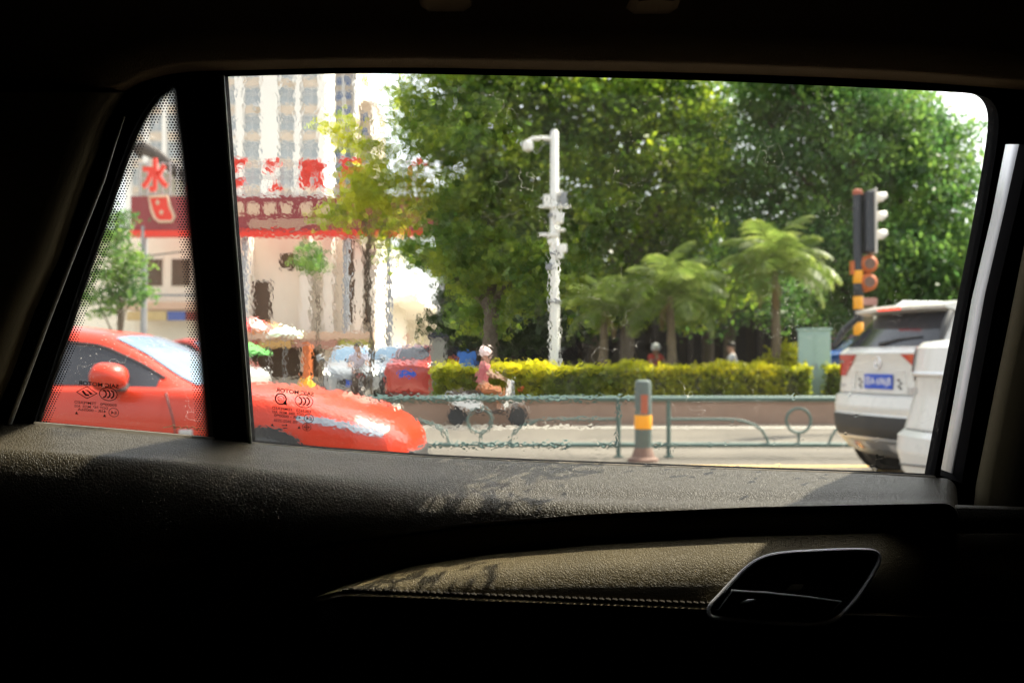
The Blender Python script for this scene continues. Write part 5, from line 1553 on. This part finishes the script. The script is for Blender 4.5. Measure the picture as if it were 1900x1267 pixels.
# ------------------------------------------------------------------ shaded shops under the trees
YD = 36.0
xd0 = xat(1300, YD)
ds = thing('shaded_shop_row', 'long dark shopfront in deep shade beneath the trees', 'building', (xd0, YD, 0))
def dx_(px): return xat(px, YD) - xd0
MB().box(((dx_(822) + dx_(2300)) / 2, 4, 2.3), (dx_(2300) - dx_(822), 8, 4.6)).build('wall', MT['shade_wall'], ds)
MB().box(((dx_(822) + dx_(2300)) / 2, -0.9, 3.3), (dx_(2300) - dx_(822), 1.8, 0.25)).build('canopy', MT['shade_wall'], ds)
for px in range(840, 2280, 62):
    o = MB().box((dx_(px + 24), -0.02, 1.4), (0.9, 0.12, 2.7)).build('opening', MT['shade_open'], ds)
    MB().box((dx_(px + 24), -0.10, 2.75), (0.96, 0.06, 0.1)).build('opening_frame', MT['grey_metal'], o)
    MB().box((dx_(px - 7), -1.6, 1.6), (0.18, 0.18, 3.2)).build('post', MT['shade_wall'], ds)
fn = thing('white_fence', 'white barred fence behind the striped traffic pole', 'fence', (xat(1650, 26), 26, 0.3))
z0, z1 = at(0, 625, 26).z - .3, at(0, 575, 26).z - .3
for i in range(8):
    MB().box((-0.6 + i * 0.18, 0, z1 / 2), (0.06, 0.04, z1)).build('bar', MT['cream_w'], fn)
for z in (z1 * 0.2, z1 * 0.9): MB().box((0.03, 0.03, z), (1.5, 0.03, 0.06)).build('rail', MT['cabinet'], fn)
kw = thing('pink_kiosk', 'small pink kiosk behind the teal cabinet', 'kiosk', (xat(1565, 27), 27, 0.3))
MB().box((0, 0.4, 0.9), (0.9, 0.8, 1.8)).build('wall', MT['pink'], kw)
MB().box((0, 0.35, 1.86), (1.1, 1.1, 0.12)).build('roof', MT['cream_w'], kw)
MB().box((0, -0.01, 1.1), (0.6, 0.05, 0.7)).build('hatch', MT['shade_open'], kw)

# ------------------------------------------------------------------ market parasols by the shops
def parasol(label, px, py, Y, r, c1, c2):
    root = thing('parasol', label, 'parasol', (xat(px, Y), Y, 0), 0.2, 'parasols in front of the shops')
    zt = at(px, py, Y).z
    MB().tube([(0, 0, 0), (0, 0, zt)], 0.025, 6).build('pole', MT['grey_metal'], root)
    m1, m2 = M('parasol_cloth', c1, 0.8, var=0.1), M('parasol_cloth', c2, 0.8, var=0.1)
    for k in range(8):
        a0, a1 = k * pi / 4, (k + 1) * pi / 4
        MB().grid([[(0.02 * cos(a), 0.02 * sin(a), zt + 0.02) for a in (a0, a1)], [(r * .5 * cos(a), r * .5 * sin(a), zt - 0.18 * r) for a in (a0, a1)], [(r * cos(a), r * sin(a), zt - 0.45 * r) for a in (a0, a1)], [(r * cos(a), r * sin(a), zt - 0.58 * r) for a in (a0, a1)]]).build('canopy_panel', m1 if k % 2 else m2, root, solid=0.006)
parasol('red and white parasol in front of the shop by the division bar', 468, 590, 38, 0.85, (0.7, 0.08, 0.07), (0.8, 0.55, 0.5))
parasol('orange parasol between the red one and the pale one', 500, 596, 39, 0.8, (0.75, 0.35, 0.12), (0.75, 0.42, 0.2))
parasol('pale green parasol beside the orange one', 528, 604, 37, 0.7, (0.55, 0.68, 0.5), (0.75, 0.8, 0.7))
parasol('vivid green parasol low by the division bar', 462, 636, 33, 0.7, (0.07, 0.30, 0.05), (0.10, 0.34, 0.08))

# ------------------------------------------------------------------ people and scooters
def skin_mesh(name, verts, edges, radii, mat, parent, root_i=0, sub=1):
    me = bpy.data.meshes.new(name)
    me.from_pydata(verts, edges, [])
    me.materials.append(mat)
    o = bpy.data.objects.new(name, me)
    C.objects.link(o)
    o.parent = parent
    m = o.modifiers.new('skin', 'SKIN')
    for i, r in enumerate(radii):
        me.skin_vertices[0].data[i].radius = (r, r) if not isinstance(r, tuple) else r
        me.skin_vertices[0].data[i].use_root = (i == root_i)
    m.use_smooth_shade = True
    s_ = o.modifiers.new('sub', 'SUBSURF'); s_.levels = s_.render_levels = sub
    return o
def person(label, loc, rz, shirt, trousers, helmet=None, lean=0.0, group=None, hands=(0.50, 0.26, 1.02)):
    root = thing('person', label, 'person', loc, rz, group)
    V, E_, Rr = [], [], []
    def add(p, r, parent=None):
        V.append(p); Rr.append(r)
        if parent is not None: E_.append((parent, len(V) - 1))
        return len(V) - 1
    L_ = lambda x: x + lean
    pel = add((0, 0, .84), (.15, .12)); wa = add((L_(.02), 0, 1.0), (.135, .11), pel); ch = add((L_(.05), 0, 1.22), (.155, .12), wa); nk = add((L_(.07), 0, 1.39), .055, ch)
    hdb = add((L_(.09), 0, 1.45), (.072, .082), nk); hdm = add((L_(.10), 0, 1.54), (.08, .095), hdb); hdt = add((L_(.095), 0, 1.61), (.06, .07), hdm)
    add((L_(.18), 0, 1.505), .018, hdm)                                    # nose
    for s in (-1, 1):
        hp = add((.04, s * .10, .80), .095, pel); kn = add((.44, s * .15, .74), .065, hp); an = add((.36, s * .14, .40), .042, kn); add((.50, s * .14, .34), .036, an)
        shd = add((L_(.05), s * .18, 1.31), .062, ch); elb = add((L_(.22), s * .27, 1.10), .045, shd); wr = add((hands[0] - .05, s * hands[1], hands[2] + .01), .030, elb)
        pm = add((hands[0], s * hands[1], hands[2]), .034, wr)
        for f in range(4):
            f1 = add((hands[0] + .045, s * (hands[1] + .03 - f * .02), hands[2] + .02 - .004 * abs(f - 1)), .009, pm)
            add((hands[0] + .06, s * (hands[1] + .03 - f * .02), hands[2] - .02), .008, f1)
        th = add((hands[0] + .015, s * (hands[1] - .045), hands[2] - .005), .010, pm)
        add((hands[0] + .04, s * (hands[1] - .05), hands[2] - .02), .009, th)
        add((L_(.09), s * .085, 1.525), .016, hdm)                          # ear
    skin_mesh('body', V, E_, Rr, MT['skin'], root)
    # shirt, trousers
    v, e, r = [(0, 0, .86), (L_(.02), 0, 1.0), (L_(.05), 0, 1.22), (L_(.06), 0, 1.35)], [(0, 1), (1, 2), (2, 3)], [(.175, .145), (.16, .135), (.18, .145), (.075, .075)]
    for s in (-1, 1):
        i = len(v); v += [(L_(.05), s * .19, 1.32), (L_(.15), s * .24, 1.19)]; e += [(2, i), (i, i + 1)]; r += [.082, .07]
    skin_mesh('shirt', v, e, r, shirt, root)
    v, e, r = [(0, 0, .87), (0.01, 0, .80)], [(0, 1)], [(.165, .14), (.155, .13)]
    for s in (-1, 1):
        i = len(v); v += [(.06, s * .10, .80), (.44, s * .15, .745), (.37, s * .14, .46)]; e += [(1, i), (i, i + 1), (i + 1, i + 2)]; r += [.11, .082, .062]
    skin_mesh('trousers', v, e, r, trousers, root)
    for s in (-1, 1):
        MB().ball((.44, s * .14, .335), (.13, .05, .045), 10, 6).build('shoe', MT['sc_dark'], root, smooth=True)
    if helmet:
        b = MB(); b.lathe([(.125, 1.50), (.137, 1.55), (.132, 1.62), (.10, 1.68), (.05, 1.71)], (L_(.085), 0, 0), 16)
        hm = b.build('helmet', helmet, root, smooth=True)
        MB().box((L_(.20), 0, 1.575), (.09, .2, .015)).build('helmet_peak', helmet, hm, bevel=.006)
    else:
        MB().ball((L_(.075), 0, 1.585), (.098, .09, .085), 14, 8).build('hair', MT['hair'], root, smooth=True)
    for s in (-1, 1):
        MB().ball((L_(.172), s * .032, 1.535), (.008, .013, .008), 8, 6).build('eye', MT['hair'], root, smooth=True)
    MB().box((L_(.172), 0, 1.465), (.012, .045, .010)).build('mouth', MT['rust'], root)
    return root
def scooter(label, loc, rz, col, seatc, group=None):
    root = thing('scooter', label, 'scooter', loc, rz, group)
    for x in (-.52, .78):
        o = MB().lathe([(.13, -.035), (.18, -.04), (.205, -.025), (.205, .025), (.18, .04), (.13, .035)], (x, 0, .205), 20, axis='y').build('wheel', MT['tyre'], root, smooth=True)
        MB().lathe([(.135, -.03), (.135, .03)], (x, 0, .205), 16, axis='y').build('rim', MT['rim'], o)
    MB().box((.16, 0, .305), (.62, .30, .07)).build('footboard', MT['sc_dark'], root, bevel=.02)
    rows = []
    for x, w_, z0, z1 in ((-.78, .05, .60, .66), (-.62, .12, .46, .70), (-.3, .16, .36, .70), (-.05, .15, .34, .66), (.02, .12, .34, .55)):
        rows.append([(x, -w_, z0), (x, -w_ * 1.1, (z0 + z1) / 2), (x, -w_ * .8, z1), (x, w_ * .8, z1), (x, w_ * 1.1, (z0 + z1) / 2), (x, w_, z0)])
    MB().loft(rows).build('rear_body', col, root, smooth=True, bevel=.015)
    rows = []
    for x, w_, z in ((-.72, .09, .74), (-.4, .15, .77), (.0, .14, .745), (.08, .10, .71)):
        rows.append([(x, -w_, z - .06), (x, -w_, z - .01), (x, 0, z + .015), (x, w_, z - .01), (x, w_, z - .06)])
    MB().loft(rows).build('seat', seatc, root, smooth=True)
    rows = []
    for x, w_, z in ((.46, .17, .32), (.52, .20, .52), (.56, .19, .72), (.60, .12, .92), (.58, .07, .98)):
        rows.append([(x, -w_, z), (x + .07, 0, z), (x, w_, z), (x - .03, 0, z)])
    MB().loft(rows).build('front_apron', col, root, smooth=True)
    MB().tube([(.62, 0, .95), (.72, 0, .5), (.78, 0, .24)], .03, 8).build('fork', MT['grey_metal'], root)
    rows = [[(.78 + .27 * cos(a), y, .235 + .27 * sin(a)) for a in np.linspace(.3, 2.6, 12)] for y in (-.07, .07)]
    MB().grid(rows).build('mudguard', col, root, smooth=True, solid=.01)
    MB().tube([(.50, -.34, 1.0), (.56, -.15, 1.02), (.56, .15, 1.02), (.50, .34, 1.0)], .016, 8).build('handlebar', MT['sc_dark'], root, smooth=True)
    MB().ball((.65, 0, .93), (.06, .09, .07), 12, 8).build('headlamp', MT['lamp_clear'], root, smooth=True)
    MB().ball((-.79, 0, .62), (.03, .07, .04), 10, 6).build('tail_lamp', MT['lamp_red'], root, smooth=True)
    MB().box((.86, 0, .80), (.05, .10, .06)).build('front_reflector', MT['lamp_red'], root, bevel=.01)
    for s in (-1, 1):
        MB().tube([(.52, s * .28, 1.02), (.48, s * .32, 1.16)], .008, 5).build('mirror_stem', MT['sc_dark'], root)
        MB().ball((.48, s * .33, 1.19), (.015, .06, .045), 10, 6).build('mirror', MT['sc_dark'], root, smooth=True)
G2 = 'riders on scooters'
loc = (xat(893, 18.0), 18.0, 0.0)
scooter('white scooter ridden past the hedge', loc, R(4), MT['sc_white'], MT['sc_dark'], 'scooters')
person('person in pink shirt and pale helmet riding the white scooter past the hedge', loc, R(4), MT['shirt_pink'], MT['trouser_brown'], MT['helmet_pink'], group=G2)
for o in list(bpy.data.objects):
    if o.parent is None and o.name in ('scooter', 'person'): o.scale = (0.84, 0.84, 0.84)
loc = (xat(1213, 29.5), 29.5, 0.0)
scooter('dark scooter largely hidden behind the hedge and palms', loc, R(-60), MT['sc_dark'], MT['sc_dark'], 'scooters')
person('person in red jacket and white helmet beyond the hedge', loc, R(-60), MT['shirt_red'], MT['trouser_dark'], MT['helmet_white'], group=G2)
loc = (xat(664, 27.5), 27.5, 0.0)
scooter('scooter between the parked cars beyond the red car hood', loc, R(-75), MT['sc_dark'], MT['sc_dark'], 'scooters')
person('person in pale lilac shirt on a scooter between parked cars', loc, R(-75), MT['shirt_lilac'], MT['trouser_dark'], None, group=G2)
loc = (xat(1372, 24.5), 24.5, -0.02)
person('person in white shirt sitting in the shade behind the hedge', loc, R(170), MT['shirt_white'], MT['trouser_dark'], None, lean=0.12, hands=(0.45, 0.16, 0.86))
st = thing('stool', 'small stool under the seated person behind the hedge', 'stool', (loc[0], loc[1], 0.3))
MB().box((0, 0, 0.40), (0.34, 0.34, 0.05)).build('seat', MT['blue'], st, bevel=.01)
for x in (-.13, .13):
    for y in (-.13, .13): MB().tube([(x, y, 0), (x * .9, y * .9, .38)], .018, 6).build('leg', MT['blue'], st)
